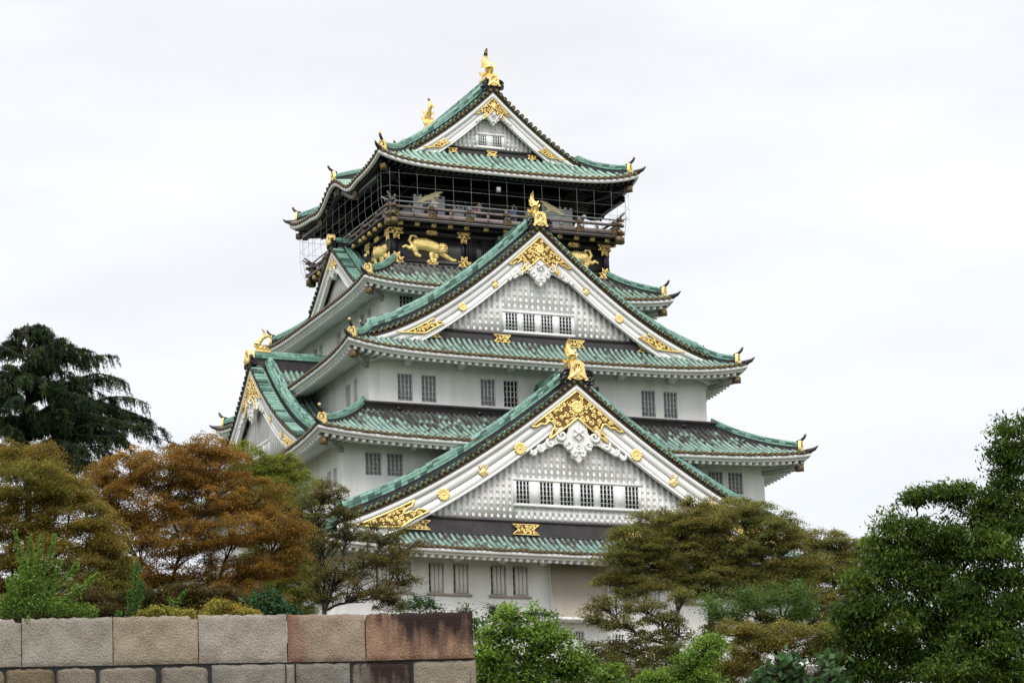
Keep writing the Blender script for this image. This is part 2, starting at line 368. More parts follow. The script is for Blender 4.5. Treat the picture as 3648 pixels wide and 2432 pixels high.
        def bx(pa, pb, w, h, m): mb.hexa([pa-e*w-[0, 0, h], pa-e*w, pb-e*w-[0, 0, h], pb-e*w, pa+e*w-[0, 0, h], pa+e*w, pb+e*w-[0, 0, h], pb+e*w], m)
        bx(p0, p1, w, .26, 0); bx(p0+o*.03+[0, 0, .02], p0-o*.42+[0, 0, .02], w+.03, .34, 1)
        q = p0+o*.04-[0, 0, .18]; k = np.linspace(0, 2*math.pi, 11)[:-1]
        mb.add(np.array([q+e*math.cos(t)*.1+np.array([0, 0, math.sin(t)*.11])+o*.005 for t in k]), [list(range(10))], 2)
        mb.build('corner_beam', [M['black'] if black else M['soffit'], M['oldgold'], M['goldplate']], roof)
    return roof

def hipridge(pts, parent, w, h, name='hip_ridge', base=.35):
    """stacked ridge along a curve: dark base, two green courses and a round cap"""
    pts = np.asarray(pts, float); n = len(pts)
    d = np.gradient(pts, axis=0); d[:, 2] = 0; d /= np.linalg.norm(d, axis=1)[:, None]; e = np.c_[-d[:, 1], d[:, 0], 0*d[:, 0]]
    ln = np.r_[0, np.cumsum(np.linalg.norm(np.diff(pts, axis=0), axis=1))]
    mb = MB(); up = np.array([0, 0, 1.0])
    half = [(1.0, -.25/h, 1), (1.0, base, 1), (1.32, base, 0), (1.30, base+.20, 0), (1.05, base+.20, 1), (1.05, base+.235, 1), (1.16, base+.235, 0), (1.12, base+.42, 0), (.72, base+.42, 1), (.72, base+.45, 1), (.62, base+.45, 0), (.5, base+.60, 0), (.22, base+.68, 0)]
    sc = 1.0 if base < .5 else .8
    prof = [(-w*x, h*min(z, base+(z-base)*sc), m_) for x, z, m_ in half]+[(w*x, h*min(z, base+(z-base)*sc), m_) for x, z, m_ in half[::-1]]
    for k in range(len(prof)-1):
        (x0, z0, m0), (x1, z1, m1) = prof[k], prof[k+1]
        A = pts+e*x0+up*z0; B = pts+e*x1+up*z1
        mb.grid(np.stack([A, B]), 1 if (m0 and m1) else 0, np.stack([np.c_[np.full(n, k+.5), ln], np.c_[np.full(n, k+.5), ln]]).reshape(-1, 2))
    for i in (0, n-1):
        mb.add([pts[i]+e[i]*x+up*z for x, z, _ in prof], [list(range(len(prof)))], 1)
    return mb.build(name, [M['ridge'], M['dark']], parent)

def dirframe(p, o):                    # local frame whose -y points along o (horizontal), origin p
    o = np.asarray(o, float); x = np.array([-o[1], o[0], 0])
    T = np.eye(4); T[:3, 0] = x; T[:3, 1] = -o; T[:3, 2] = (0, 0, 1); T[:3, 3] = p
    return T

def corner_ornament(p, o, parent, s=1.0, name='hip_ornament'):
    """gilt end plate of a hip ridge with a dark round tile rising over it"""
    mb = MB(dirframe(p, o)); w = .24*s; h = .62*s
    pl = [(-w*1.25, -.08), (-w*1.05, h*.3), (-w, h*.7), (-w*.6, h*.95), (0, h*1.02), (w*.6, h*.95), (w, h*.7), (w*1.05, h*.3), (w*1.25, -.08), (w*.4, -.02), (0, -.12), (-w*.4, -.02)]
    mb.poly(pl, -.06, .16, 0)
    mb.poly([(x*.62, .12*s+z*.62) for x, z in pl[1:8]], -.075, .01, 2)
    mb.poly([(x*.4, .16*s+z*.45) for x, z in pl[1:8]], -.10, .03, 0)
    mb.tube([(0, .25, h*.85), (0, -.02, h*1.0), (0, -.2, h*1.22), (0, -.30, h*1.5)], [.09*s, .09*s, .085*s, .075*s], 8, 1)
    k = np.linspace(0, 2*math.pi, 11)[:-1]
    mb.add([(.095*s*math.cos(t), -.315, h*1.53+.09*s*math.sin(t)) for t in k], [list(range(10))], 0)
    return mb.build(name, [M['gold'], M['dark'], M['goldplate']], parent)

# ---- relief sheets: a height field grown from soft capsules (fish tiger, crest, carved ornament)
def relief(mb, caps, cell, y, depth=1.0, m=0, grooves=(), k=.05, flat=0.0):
    """caps: (x0,z0,x1,z1,r0,r1) -> one continuous raised sheet facing -y"""
    c = np.array(caps, float); r = c[:, 4:6].max()+cell*2
    x0, x1 = c[:, [0, 2]].min()-r, c[:, [0, 2]].max()+r; z0, z1 = c[:, [1, 3]].min()-r, c[:, [1, 3]].max()+r
    X, Zz = np.meshgrid(np.arange(x0, x1, cell), np.arange(z0, z1, cell), indexing='ij')
    h = np.full(X.shape, -9.0)
    for (ax, az, bx, bz, ra, rb) in caps:
        dx, dz = bx-ax, bz-az; q = dx*dx+dz*dz+1e-9
        t = np.clip(((X-ax)*dx+(Zz-az)*dz)/q, 0, 1); rr = ra+(rb-ra)*t
        d = np.hypot(X-ax-t*dx, Zz-az-t*dz)
        hh = np.where(d < rr, np.sqrt(np.maximum(rr*rr-d*d, 0)), rr-d)
        a, b_ = np.maximum(h, hh), np.minimum(h, hh); h = a+np.where((a-b_ < k) & (a > -.5), (k-(a-b_))**2/(4*k), 0)
    for (ax, az, bx, bz, w, dp) in grooves:
        dx, dz = bx-ax, bz-az; q = dx*dx+dz*dz+1e-9
        t = np.clip(((X-ax)*dx+(Zz-az)*dz)/q, 0, 1); d = np.hypot(X-ax-t*dx, Zz-az-t*dz)
        h = np.where((d < w) & (h > dp*1.2), h-dp*(1-d/w), h)
    ok = h > -.4*cell
    H = np.maximum(h, 0)*depth+np.where(ok, flat, 0)
    idx = -np.ones(X.shape, int); quad = ok[:-1, :-1] & ok[1:, :-1] & ok[1:, 1:] & ok[:-1, 1:]
    use = np.zeros(X.shape, bool)
    for a in (slice(None, -1), slice(1, None)):
        for b_ in (slice(None, -1), slice(1, None)): use[a, b_] |= quad
    idx[use] = np.arange(use.sum())
    V = np.c_[X[use], y-H[use], Zz[use]]
    q = np.stack([idx[:-1, :-1], idx[1:, :-1], idx[1:, 1:], idx[:-1, 1:]], -1)[quad]
    mb.add(V, q, m)
    # rim back to the wall
    from_ = {}
    e = np.concatenate([q[:, [0, 1]], q[:, [1, 2]], q[:, [2, 3]], q[:, [3, 0]]]); key = np.sort(e, 1); kk = key[:, 0]*10_000_000+key[:, 1]
    un, inv, cnt = np.unique(kk, return_inverse=True, return_counts=True); be = e[cnt[inv] == 1]
    B = V.copy(); B[:, 1] = y+.03
    n = len(V); mb.add(np.r_[V, B], np.stack([be[:, 0], be[:, 0]+n, be[:, 1]+n, be[:, 1]], -1), m)

def flower(mb, cx, cz, r, y, m=0, pet=12):
    caps = [(cx, cz, cx, cz, r*.24, r*.24)]; gr = []
    for i in range(pet):
        t = 2*math.pi*i/pet; caps.append((cx+r*.35*math.cos(t), cz+r*.35*math.sin(t), cx+r*.78*math.cos(t), cz+r*.78*math.sin(t), r*.12, r*.23))
        t2 = t+math.pi/pet; gr.append((cx+r*.3*math.cos(t2), cz+r*.3*math.sin(t2), cx+r*1.05*math.cos(t2), cz+r*1.05*math.sin(t2), r*.06, r*.2))
    relief(mb, caps, r/14, y, .45, m, gr, k=.01*r, flat=.03)
def paulownia(mb, cx, cz, r, y, m=0):
    caps = []
    for t, l in ((-90, .95), (-150, .85), (-30, .85)):
        t = math.radians(t); caps.append((cx, cz, cx+r*l*math.cos(t)*.8, cz+r*l*math.sin(t)*.75, r*.3, r*.17))
        for sgn in (-1, 1): caps.append((cx+r*.3*math.cos(t), cz+r*.3*math.sin(t), cx+r*.7*math.cos(t+sgn*.5), cz+r*.7*math.sin(t+sgn*.5), r*.15, r*.1))
    for t in (90, 50, 130):
        tt = math.radians(t)
        for q in (.35, .6, .85, 1.05): caps.append((cx+r*q*math.cos(tt), cz+r*q*math.sin(tt), cx+r*q*math.cos(tt)+r*.05, cz+r*q*math.sin(tt), r*.13, r*.1))
    relief(mb, caps, r/12, y, .5, m, k=.01, flat=.03)

def ribbon(mb, pts, w, y, th, m=0):     # raised flat band along a curve in the x-z plane
    p = np.asarray(pts, float); d = np.gradient(p, axis=0); d /= np.linalg.norm(d, axis=1)[:, None]+1e-9; e = np.c_[-d[:, 1], d[:, 0]]
    w = np.broadcast_to(np.asarray(w, float), (len(p),))[:, None]
    A, B = p+e*w, p-e*w
    f = lambda q, yy: np.c_[q[:, 0], np.full(len(q), yy), q[:, 1]]
    mb.grid(np.stack([f(A, y+th), f(A, y), f(p, y-.25*th), f(B, y), f(B, y+th)]), m)
def spiral(cx, cz, r, turns, start, sgn=1, n=20, rin=.12):
    t = np.linspace(0, 1, n); a = start+sgn*turns*2*math.pi*t; rr = r*(1-(1-rin)*t)
    return np.c_[cx+rr*np.cos(a), cz+rr*np.sin(a)]

def filigree(mb, poly, y, r=.2, w=.03, border=.05, seed=1, holes=()):
    """pierced gilt fitting: dark plate, gold rim, gold scrollwork"""
    g = np.random.default_rng(seed); poly = np.asarray(poly, float)
    mb.poly(poly, y, .05, 1)
    c = np.r_[poly, poly[:1]]; dense = np.concatenate([np.linspace(c[i], c[i+1], 5)[:-1] for i in range(len(poly))]+[c[-1:]])
    ctr = poly.mean(0)
    ribbon(mb, dense, border*.55, y-.05, .06, 0)
    lo, hi = poly.min(0), poly.max(0); pts = []
    for _ in range(1500):
        p = lo+(hi-lo)*g.random(2)
        if not inpoly(p, poly): continue
        if any(not inpoly((p[0]+r*.62*math.cos(t), p[1]+r*.62*math.sin(t)), poly) for t in (0, 1.57, 3.14, 4.71)): continue
        if all(np.hypot(*(p-q)) > r*1.25 for q in pts): pts.append(p)
    for p in pts:
        rr = r*g.uniform(.62, .8); st = g.uniform(0, 6.28); sg = 1 if g.random() < .5 else -1
        sp_ = spiral(p[0], p[1], rr, 1.15, st, sg, 14, .15); ribbon(mb, sp_, np.linspace(w*.7, w*1.1, len(sp_)), y-.045, .05, 0)
        q = sp_[-1]; mb.poly([(q[0]+w*1.5*math.cos(t), q[1]+w*1.5*math.sin(t)) for t in np.linspace(0, 6.28, 7)[:-1]], y-.06, .04, 0)
        t = st+g.uniform(.8, 2.2); b0 = p+rr*np.array([math.cos(t), math.sin(t)]); b1 = p+rr*1.5*np.array([math.cos(t+.35*sg), math.sin(t+.35*sg)])
        if inpoly(b1, poly): ribbon(mb, [b0, .5*(b0+b1)+.02, b1], [w, w*.9, w*1.4], y-.045, .05, 0)

def kegyo(mb, s, cz, y):
    """white carved pendant with scrolls; top of the diamond field at z = cz"""
    body = [(0, -.15), (.55, -.55), (.62, -.95), (.75, -1.05), (.92, -1.3), (.86, -1.7), (.6, -1.85), (.42, -2.1), (.45, -2.3), (.2, -2.42), (0, -2.62)]
    P = [(x*s, cz+z*s) for x, z in body]+[(-x*s, cz+z*s) for x, z in body[-2:0:-1]]
    mb.poly(P, y, .2)
    for sg in (-1, 1):
        for (cx, z, r, tr, st) in ((1.0, -1.12, .36, 1.5, 1.6), (.62, -1.62, .26, 1.2, -1), (.22, -2.15, .2, 1.1, 2.5), (1.7, -1.62, .24, 1.2, 1.2), (2.25, -1.95, .2, 1.1, 1.0), (2.7, -2.2, .15, 1.0, 1)):
            q = spiral(cx*s, cz+z*s, r*s, tr, st, -1, 18, .1); q[:, 0] *= sg
            ribbon(mb, q, np.linspace(.11, .05, len(q))*s, y-.06, .12)
        fin = [(.75, -1.2), (1.2, -1.0), (1.6, -1.25), (2.0, -1.52), (2.5, -1.85), (3.0, -2.25), (2.55, -2.15), (2.1, -2.0), (1.6, -1.75), (1.2, -1.55), (.85, -1.6)]
        mb.poly([(sg*x*s, cz+z*s) for x, z in fin], y+.03, .15)
        for t in (.0, .33, .66): ribbon(mb, [(sg*s*(1.25+t*1.6), cz+s*(-1.0-t*1.05)), (sg*s*(1.4+t*1.6), cz+s*(-1.35-t*1.0)), (sg*s*(1.3+t*1.5), cz+s*(-1.62-t*.75))], .05*s, y-.02, .08)
    hx = [(.34*s*math.cos(t), cz-.95*s+.38*s*math.sin(t)) for t in np.linspace(0, 2*math.pi, 7)[:-1]+math.pi/6]
    mb.poly(hx, y-.1, .1)
    for t in np.linspace(0, 2*math.pi, 7)[:-1]+math.pi/6: ribbon(mb, [(0, cz-.95*s), (.17*s*math.cos(t), cz-.95*s+.19*s*math.sin(t)), (.36*s*math.cos(t), cz-.95*s+.4*s*math.sin(t))], .05*s, y-.16, .07)
    relief(mb, [(0, cz-.95*s, 0, cz-.95*s, .12*s, .12*s)], .03*s, y-.15, 1.0)
    k = spiral(0, cz-1.72*s, .12*s, 1, 0, 1, 12, .9); ribbon(mb, k, .03*s, y-.05, .06)

def windowset(mb_pane, mb_bar, x0, x1, z0, z1, y, nv, nh, bar=.045, dark=False, vertical=False):
    """panes set back in a reveal, bars in front"""
    mb_pane.add([(x0, y, z0), (x1, y, z0), (x1, y, z1), (x0, y, z1)], [(0, 1, 2, 3)], 1 if dark else 0)
    f = bar*1.1
    for a, b_ in ((x0, x0+f), (x1-f, x1)): mb_bar.box(a, b_, y-.14, y-.04, z0, z1)
    for a, b_ in ((z0, z0+f), (z1-f, z1)): mb_bar.box(x0+f, x1-f, y-.14, y-.04, a, b_)
    for i in range(1, nv):
        x = x0+(x1-x0)*i/nv; w = bar*(1.9 if vertical else .62); mb_bar.box(x-w, x+w, y-(.26 if vertical else .16), y-.06, z0+f, z1-f)
    for i in range(1, nh):
        z = z0+(z1-z0)*i/nh; mb_bar.box(x0+f, x1-f, y-.12, y-.05, z-bar*.4, z+bar*.4)

def storey(a, b, yc, z0, z1, mat, wins, depth=.20, name='wall'):
    """box storey; wins: side -> list of (x0,x1,z0,z1,nv,nh,dark,vertical) in that side's own x"""
    mb = MB(); jobs = []
    for deg, Ls, B, nm in ((0, a, b, 'front'), (-90, b, a, 'left'), (90, b, a, 'right'), (180, a, b, 'back')):
        T = rotz(0, 0, yc) @ rotz(deg); mb.T = T; ws = wins.get(nm, [])
        xs = sorted({-Ls, Ls, *[w[0] for w in ws], *[w[1] for w in ws]}); zs = sorted({z0, z1, *[w[2] for w in ws], *[w[3] for w in ws]})
        for i in range(len(xs)-1):
            for j in range(len(zs)-1):
                cx, cz = .5*(xs[i]+xs[i+1]), .5*(zs[j]+zs[j+1])
                if any(w[0] < cx < w[1] and w[2] < cz < w[3] for w in ws): continue
                mb.add([(xs[i], -B, zs[j]), (xs[i+1], -B, zs[j]), (xs[i+1], -B, zs[j+1]), (xs[i], -B, zs[j+1])], [(0, 1, 2, 3)])
        for w in ws:
            p = [(w[0], w[2]), (w[1], w[2]), (w[1], w[3]), (w[0], w[3])]
            for k in range(4):
                (xa, za), (xb, zb) = p[k], p[(k+1) % 4]
                mb.add([(xa, -B, za), (xb, -B, zb), (xb, -B+depth, zb), (xa, -B+depth, za)], [(0, 1, 2, 3)])
            jobs.append((T, w, -B+depth))
    mb.T = None
    o = mb.build(name, mat, castle)
    for T, w, y in jobs:
        pm, bm = MB(T), MB(T); windowset(pm, bm, w[0], w[1], w[2], w[3], y, w[4], w[5], .045, w[6], w[7])
        p = pm.build('window', [M['vpane'] if w[7] else M['pane'], M['darkpane']], castle); bm.build('window_bars', M['whitewood'] if w[7] else M['lattice'], p)
        if w[6]: p['label'] = 'dark open window with pale bars'
    return o

# ---- gilded fish on a ridge end, head low and facing inward (+y), tail raised
def fish(T, s, parent=castle, dark_tip=False):
    mb = MB(T)
    path = np.array([(0, 1.05, .10), (0, .75, .16), (0, .40, .20), (0, .06, .30), (0, -.08, .55), (0, .03, .80), (0, .22, 1.0), (0, .40, 1.16), (0, .50, 1.30)])*s
    rad = np.array([.10, .20, .27, .29, .27, .24, .19, .13, .07])*s
    n = len(path); t = np.linspace(0, n-1, 40); P = np.stack([np.interp(t, range(n), path[:, i]) for i in range(3)], 1); R_ = np.interp(t, range(n), rad)
    R_ = R_*(1+.07*np.sign(np.sin(t*5.2))*(t > 2.2)*(t < 6.6))      # belly bands
    mb.tube(P, R_, 12, 0)
    def fin(pts, th, m=0):
        p = np.asarray(pts, float)*s; mb.poly(p, 0, 0, m)
    for sg in (-1, 1):                 # side fins: thin slanted plates
        for (y, z, l) in ((.45, .25, .26), (.0, .6, .22), (.2, .95, .20)):
            p = np.array([(sg*.16, y, z-.10), (sg*(.2+l), y-.05, z+.02), (sg*(.24+l), y-.06, z+.24), (sg*.2, y, z+.12)])*s
            mb.add(np.r_[p, p+np.array([0, .05*s, 0])], [(0, 1, 2, 3), (7, 6, 5, 4), (0, 4, 5, 1), (1, 5, 6, 2), (2, 6, 7, 3), (3, 7, 4, 0)])
    # forked tail in the plane of the ridge
    def blade(c, r0, m):
        c = np.asarray(c, float)*s; mb.tube(np.c_[np.zeros(len(c)), c], np.asarray(r0)*s, 8, m, sq=.55)
    blade([(.46, 1.18), (.53, 1.48), (.45, 1.70), (.24, 1.95)], [.15, .17, .13, .02], 0)
    blade([(.46, 1.16), (.74, 1.36), (1.0, 1.30), (1.17, 1.02)], [.14, .15, .11, .02], 0)
    if dark_tip: blade([(.45, 1.62), (.40, 1.78), (.30, 1.93), (.24, 2.02)], [.145, .12, .08, .05], 1)
    for k in range(6): blade([(-.30+.07*k*(k > 2), .30+.14*k), (-.42+.08*k*(k > 2), .38+.14*k), (-.36+.08*k*(k > 2), .46+.14*k)], [.05, .05, .02], 0)
    mb.box(-.3*s, .3*s, -.3*s, .95*s, -.1*s, .06*s, 0)
    return mb.build('golden_fish', [M['gold'], M['dark']], parent, smooth=True, sharp=45)

# ---- curved gable with its own saddle roof; local frame faces -y
def gable(T, prof, X1, yv, yb, tile, ridge_h, sx, band=None, windows=None, lat=.36, board=1.3, kscale=1.0, fig=1.0, oni=None, discs=(), fish_s=1.0, dark_tip=False,
          backs=.5, sp=.34, ridge_front=None, corner=None, kuda=(1.15, 1.05), midfit=(), vonly=False, ridge_end=True, plain=False):
    px, pz = np.array(prof).T
    co = np.polyfit(np.r_[px, px], np.r_[pz, pz], 3)
    f = lambda x: np.polyval(co, np.abs(x))
    zap = f(0)
    df = lambda x: np.polyval(np.polyder(co), np.abs(x))
    tm, em, wm = MB(T), MB(T), MB(T)
    r = sp*.27
    N_ = 26; xs = np.linspace(.0, X1, N_); zs = f(xs)+.12; ln = np.r_[0, np.cumsum(np.hypot(np.diff(xs), np.diff(zs)))]; LN = ln[-1]
    nx = -np.gradient(zs, xs); nn = np.hypot(nx, 1); nx, nz_ = nx/nn, 1/nn      # surface normal on the right side
    ths = np.linspace(0, math.pi, 6)
    for sg in (-1, 1):
        ys = np.linspace(yv, yb, 6)
        P = np.stack([np.c_[sg*xs, np.full(N_, y), zs] for y in ys]); UV = np.stack([np.c_[np.full(N_, y/sp), LN-ln] for y in ys]).reshape(-1, 2)
        tm.grid(P, 1, UV, flip=(sg > 0))
        i = 0; y = yv+.78
        while y < yb:
            Pp = np.stack([np.stack([sg*(xs+nx*r*1.1*math.sin(t)), y+sg*r*np.cos(t)+0*xs, zs+nz_*r*1.1*math.sin(t)], -1) for t in ths], 1)
            tm.grid(Pp, 0, np.stack([np.c_[np.full(N_, round(y/sp)+.5), LN-ln]]*6, 1).reshape(-1, 2), flip=(sg < 0)); y += sp
        # verge row: short cross tiles with round gilt ends
        nk = int(LN/.36)
        for k in range(nk):
            l = .18+k*.36; x = np.interp(l, ln, xs); z = np.interp(l, ln, zs); ax, az = np.interp(l, ln, nx), np.interp(l, ln, nz_)
            rr = .14; yy = np.array([yv-.02, yv+.66])
            c = np.array([sg*(x+ax*.09), 0, z+az*.09]); tx = np.array([sg*az, 0, -ax]); nn3 = np.array([sg*ax, 0, az])
            Pp = np.stack([np.stack([c+tx*rr*math.cos(t)+nn3*rr*1.1*math.sin(t)+np.array([0, q, 0]) for t in ths]) for q in yy])
            tm.grid(Pp, 2, np.stack([np.c_[np.full(6, k*3.3+.5), np.full(6, q)] for q in (.1, .39)]).reshape(-1, 2), flip=(sg < 0))
            kk = np.linspace(0, 2*math.pi, 11)[:-1]
            for ra, dy, mm in ((.098, -.04, 0), (.07, -.05, 1), (.036, -.06, 0)):
                em.add([c+tx*ra*math.cos(t)+nn3*ra*math.sin(t)+np.array([0, yv+dy, 0]) for t in kk], [list(range(10))], mm)
            ring = np.array([c+tx*.098*math.cos(t)+nn3*.098*math.sin(t)+np.array([0, yv-.04, 0]) for t in kk]); bk = ring+[0, .05, 0]; q = np.arange(10)
            em.add(np.r_[ring, bk], np.stack([q, (q+1) % 10, (q+1) % 10+10, q+10], -1), 2)
        xx = np.linspace(.0, X1, 40)
        em.strip(sg*xx, f(xx)+.10, f(xx)-.01, yv+.04, .3, 2)
        # roll that closes the verge row
        tm.tube(np.c_[sg*xs, np.full(N_, yv+.68), zs+.1], .09, 6, 0)
        # underside of the overhang
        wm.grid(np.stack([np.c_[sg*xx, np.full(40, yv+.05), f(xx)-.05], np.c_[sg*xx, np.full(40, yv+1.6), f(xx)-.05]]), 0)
    roof = tm.build('gable_roof', [tile, M['pan'], M['ridge']], castle, smooth=True, sharp=50)
    em.build('verge_tile_ends', [M['oldgold'], M['goldplate'], M['bronze']], roof)
    # descending ridges on the slope, main ridge
    for sg in (-1, 1):
        xk = np.linspace(.35, X1*.965, 30)
        pts = np.c_[sg*xk, np.full(30, yv+kuda[0]), f(xk)+.12]
        pw = pts@T[:3, :3].T+T[:3, 3]
        hipridge(pw, roof, .26, kuda[1], 'descending_ridge', .52)
        if not plain:
            p = pts[-1]+np.array([sg*.05, 0, .1]); o = np.array([sg, -.15, 0]); o = o/np.linalg.norm(o); pw = T[:3, :3]@p+T[:3, 3]; ow = T[:3, :3]@o
            corner_ornament(pw, ow, roof, .9, 'ridge_end_ornament')
    yf = yv+.25
    pts = np.c_[np.zeros(8), np.linspace(yf, yb, 8), np.full(8, zap+.05)]
    hipridge(pts@T[:3, :3].T+T[:3, 3], roof, .33, ridge_h, 'main_ridge', .5)
    # gable face ------------------------------------------------------------
    yw = yv+.62                         # lattice plane
    gw = MB(T); ybz = band[0] if band else f(X1*.9)
    inner = lambda x: f(x)-.33-board
    xe = brentq_like(lambda x: inner(x)-ybz, X1)
    xx = np.linspace(-xe, xe, 60)
    gw.strip(xx, inner(xx)+.6, np.full(60, ybz-.3), yw+.04, .3, 0)
    hole = windows['rect'] if windows else None
    sp2 = lat; nlat = int(xe/sp2)+1
    inh = lambda x: hole and hole[0]-.05 < x < hole[1]+.05
    for i in range(-nlat, nlat+1):
        x = i*sp2+sp2*.5; w = sp2*.30
        if abs(x) > xe+.3: continue
        zt = inner(abs(x)+w*.0)+.35
        segs = [(ybz-.1, zt)]
        if inh(x): segs = [(ybz-.1, hole[2]-.02), (hole[3]+.02, zt)]
        for a_, b_ in segs:
            if b_-a_ > .05: gw.box(x-w, x+w, yw, yw+.06, a_, b_)
    z = ybz+sp2*.45
    while z < zap and not vonly:
        w = sp2*.28; lim = inner_x(inner, z+w, X1)
        if lim is None: break
        lim += .4
        spans = [(-lim, lim)]
        if hole and hole[2]-.1 < z < hole[3]+.1: spans = [(-lim, hole[0]), (hole[1], lim)]
        for a_, b_ in spans: gw.box(a_, b_, yw+.012, yw+.05, z-w, z+w)
        z += sp2
    if hole:                            # plain frame round the windows
        gw.box(hole[0]-.1, hole[1]+.1, yw-.13, yw+.2, hole[3], hole[3]+.14); gw.box(hole[0]-.1, hole[1]+.1, yw-.17, yw+.2, hole[2]-.14, hole[2])
        xs_ = [hole[0]-.1]+[q for w_ in windows['wins'] for q in w_[:2]]+[hole[1]+.1]
        for i in range(0, len(xs_), 2):
            if xs_[i+1]-xs_[i] > .01: gw.box(xs_[i], xs_[i+1], yw-.11, yw+.19, hole[2], hole[3])
    face = gw.build('gable_wall', M['whitewood'], castle)
    if hole:
        for (a_, b_, dk) in windows['wins']:
            pm, bm = MB(T), MB(T); windowset(pm, bm, a_, b_, hole[2], hole[3], yw+.04, windows.get('nv', 4), windows.get('nh', 5), .04, dk)
            bm2 = pm.build('window', [M['pane'], M['darkpane']], face); n0 = bm.build('window_bars', M['lattice'], face)
    # barge boards
    xx = np.linspace(0, X1*.985, 50); bb = MB(T)
    for sg in (-1, 1):
        fx = f(xx)
        bb.strip(sg*xx, fx-.02, fx-.36, yv+.08, .2, 0); bb.strip(sg*xx, fx-.36, fx-.50-board*.5, yv+.182, .1, 0)
        bb.strip(sg*xx, fx-.34, fx-.34-board*.50, yv+.17, .2, 0)
        bb.strip(sg*xx, fx-.36-board*.50, fx-.34-board*.90, yv+.175, .2, 0)
        bb.strip(sg*xx, fx-.34-board*.88, fx-.34-board*1.0, yv+.14, .2, 0)
    for q in wm.v: pass
    bo = bb.build('bargeboard', M['whitewood'], face)
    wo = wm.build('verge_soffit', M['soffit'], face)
    # gilt fittings
    if fig:
        s = fig; A = zap-.42
        half = [(2.78, -2.05), (2.45, -2.03), (2.2, -1.86), (1.95, -1.88), (1.7, -1.68), (1.5, -1.72), (1.38, -1.98), (1.55, -2.2), (1.62, -2.42), (1.8, -2.70), (1.3, -2.36), (.65, -1.92), (0, -1.43)]
        sl = (f(0)-f(2.78*s))/(2.78*s)/(2.05/2.78)
        poly = [(0, A)]+[(x*s, A+z*s*sl) for x, z in half]+[(-x*s, A+z*s*sl) for x, z in half[-2::-1]]
        g = MB(T); filigree(g, poly, yv+.12, .20*s+.03, .036*s+.006, .10*s, 3); flower(g, 0, A-.86*s*sl, .36*s, yv+.10)
        g.build('gilt_apex_fitting', [M['gold'], M['goldplate']], face)
    if corner:
        cx, cs = corner                  # foot tip x, size relative to the lowest gable
        for sg in (-1, 1):
            zb = band[1]+.10
            tmpl = [(0, 0), (.8, None), (1.65, None), (2.5, None), (3.29, None), (3.12, 1.22), (2.95, 1.12), (2.72, .98), (2.62, .80), (2.75, .78), (3.05, .92), (3.3, .88), (3.5, 1.08), (4.12, .98), (3.3, .56), (2.5, .05), (1.2, 0.0)]
            pl = []
            for u, h in tmpl:
                x = cx-u*cs; zz = f(x)-.42 if h is None else (zb+h*cs if u else max(zb, f(x)-.42))
                pl.append((x, zz))
            g = MB(T); filigree(g, [(sg*x, z) for x, z in pl], yv+.12, .15*fig+.05, .032*fig+.008, .09*fig+.01, 5+sg)
            g.build('gilt_corner_fitting', [M['gold'], M['goldplate']], face)
    g = MB(T)
    for (x, drop, rr, kind) in discs:
        for sg in (-1, 1):
            if kind == 'f': flower(g, sg*x, f(x)-drop, rr, yv+.15)
            else: paulownia(g, sg*x, f(x)-drop, rr, yv+.15)
    if discs: g.build('gilt_crests', M['gold'], face, smooth=True)
    if kscale:
        g = MB(T); kegyo(g, .98*kscale, zap-1.62*(board/1.3)-.24*kscale, yv+.15); g.build('carved_pendant', M['whitewood'], face)
    if band:
        g = MB(T); xb = X1*.97
        xq = brentq_like(lambda x: f(x)-.5-band[0], X1)
        g.add([(-xq, yw-.1, band[0]), (xq, yw-.1, band[0]), (xb, yw-.1, band[1]), (-xb, yw-.1, band[1])], [(0, 3, 2, 1)])
        g.add([(-xq, yw-.1, band[0]), (xq, yw-.1, band[0]), (xq, yw+.3, band[0]), (-xq, yw+.3, band[0])], [(0, 1, 2, 3)])
        g.box(-xq*.99, xq*.99, yw-.16, yw-.1, band[0]-.14, band[0]); g.box(-xb, xb, yw-.14, yw-.1, band[1], band[1]+.05)
        g.add([(-xb, yw-.1, band[1]), (xb, yw-.1, band[1]), (xb, yw-.5, band[1]-.35), (-xb, yw-.5, band[1]-.35)], [(0, 1, 2, 3)])
        g.build('dark_band', M['dark'], face)
        for (x, w, h) in midfit:
            zc = .5*(band[0]+band[1])-.07
            pl = [(x-w, zc+h), (x+w, zc+h), (x+w*.68, zc+h*.35), (x+w*.55, zc), (x+w*.68, zc-h*.35), (x+w, zc-h), (x-w, zc-h), (x-w*.68, zc-h*.35), (x-w*.55, zc), (x-w*.68, zc+h*.35)]
            g = MB(T); filigree(g, pl, yw-.16, .15, .032, .05, 11); g.build('gilt_band_fitting', [M['gold'], M['goldplate']], face)
    # ridge-end plate: gilt bell shape, black scrolls at its shoulders
    if oni:
        z0, z1, wt, wb = oni; g = MB(T); h = z1-z0; yo = yv-.02
        pl = [(-wb, z0), (-wb*.78, z0+h*.22), (-wt, z0+h*.55), (-wt*.92, z0+h*.86), (-wt*.6, z0+h*.93), (-wt*.45, z1), (wt*.45, z1), (wt*.6, z0+h*.93), (wt*.92, z0+h*.86), (wt, z0+h*.55), (wb*.78, z0+h*.22), (wb, z0), (wb*.68, z0-h*.06), (wb*.6, z0+h*.06), (wb*.25, z0+h*.0), (0, z0-h*.04), (-wb*.25, z0+h*.0), (-wb*.6, z0+h*.06), (-wb*.68, z0-h*.06)]
        g.poly(pl, yo-.12, .4, 0)
        inn = [(-wt*.52, z0+h*.36), (-wt*.52, z0+h*.66), (-wt*.3, z0+h*.8), (wt*.3, z0+h*.8), (wt*.52, z0+h*.66), (wt*.52, z0+h*.36)]
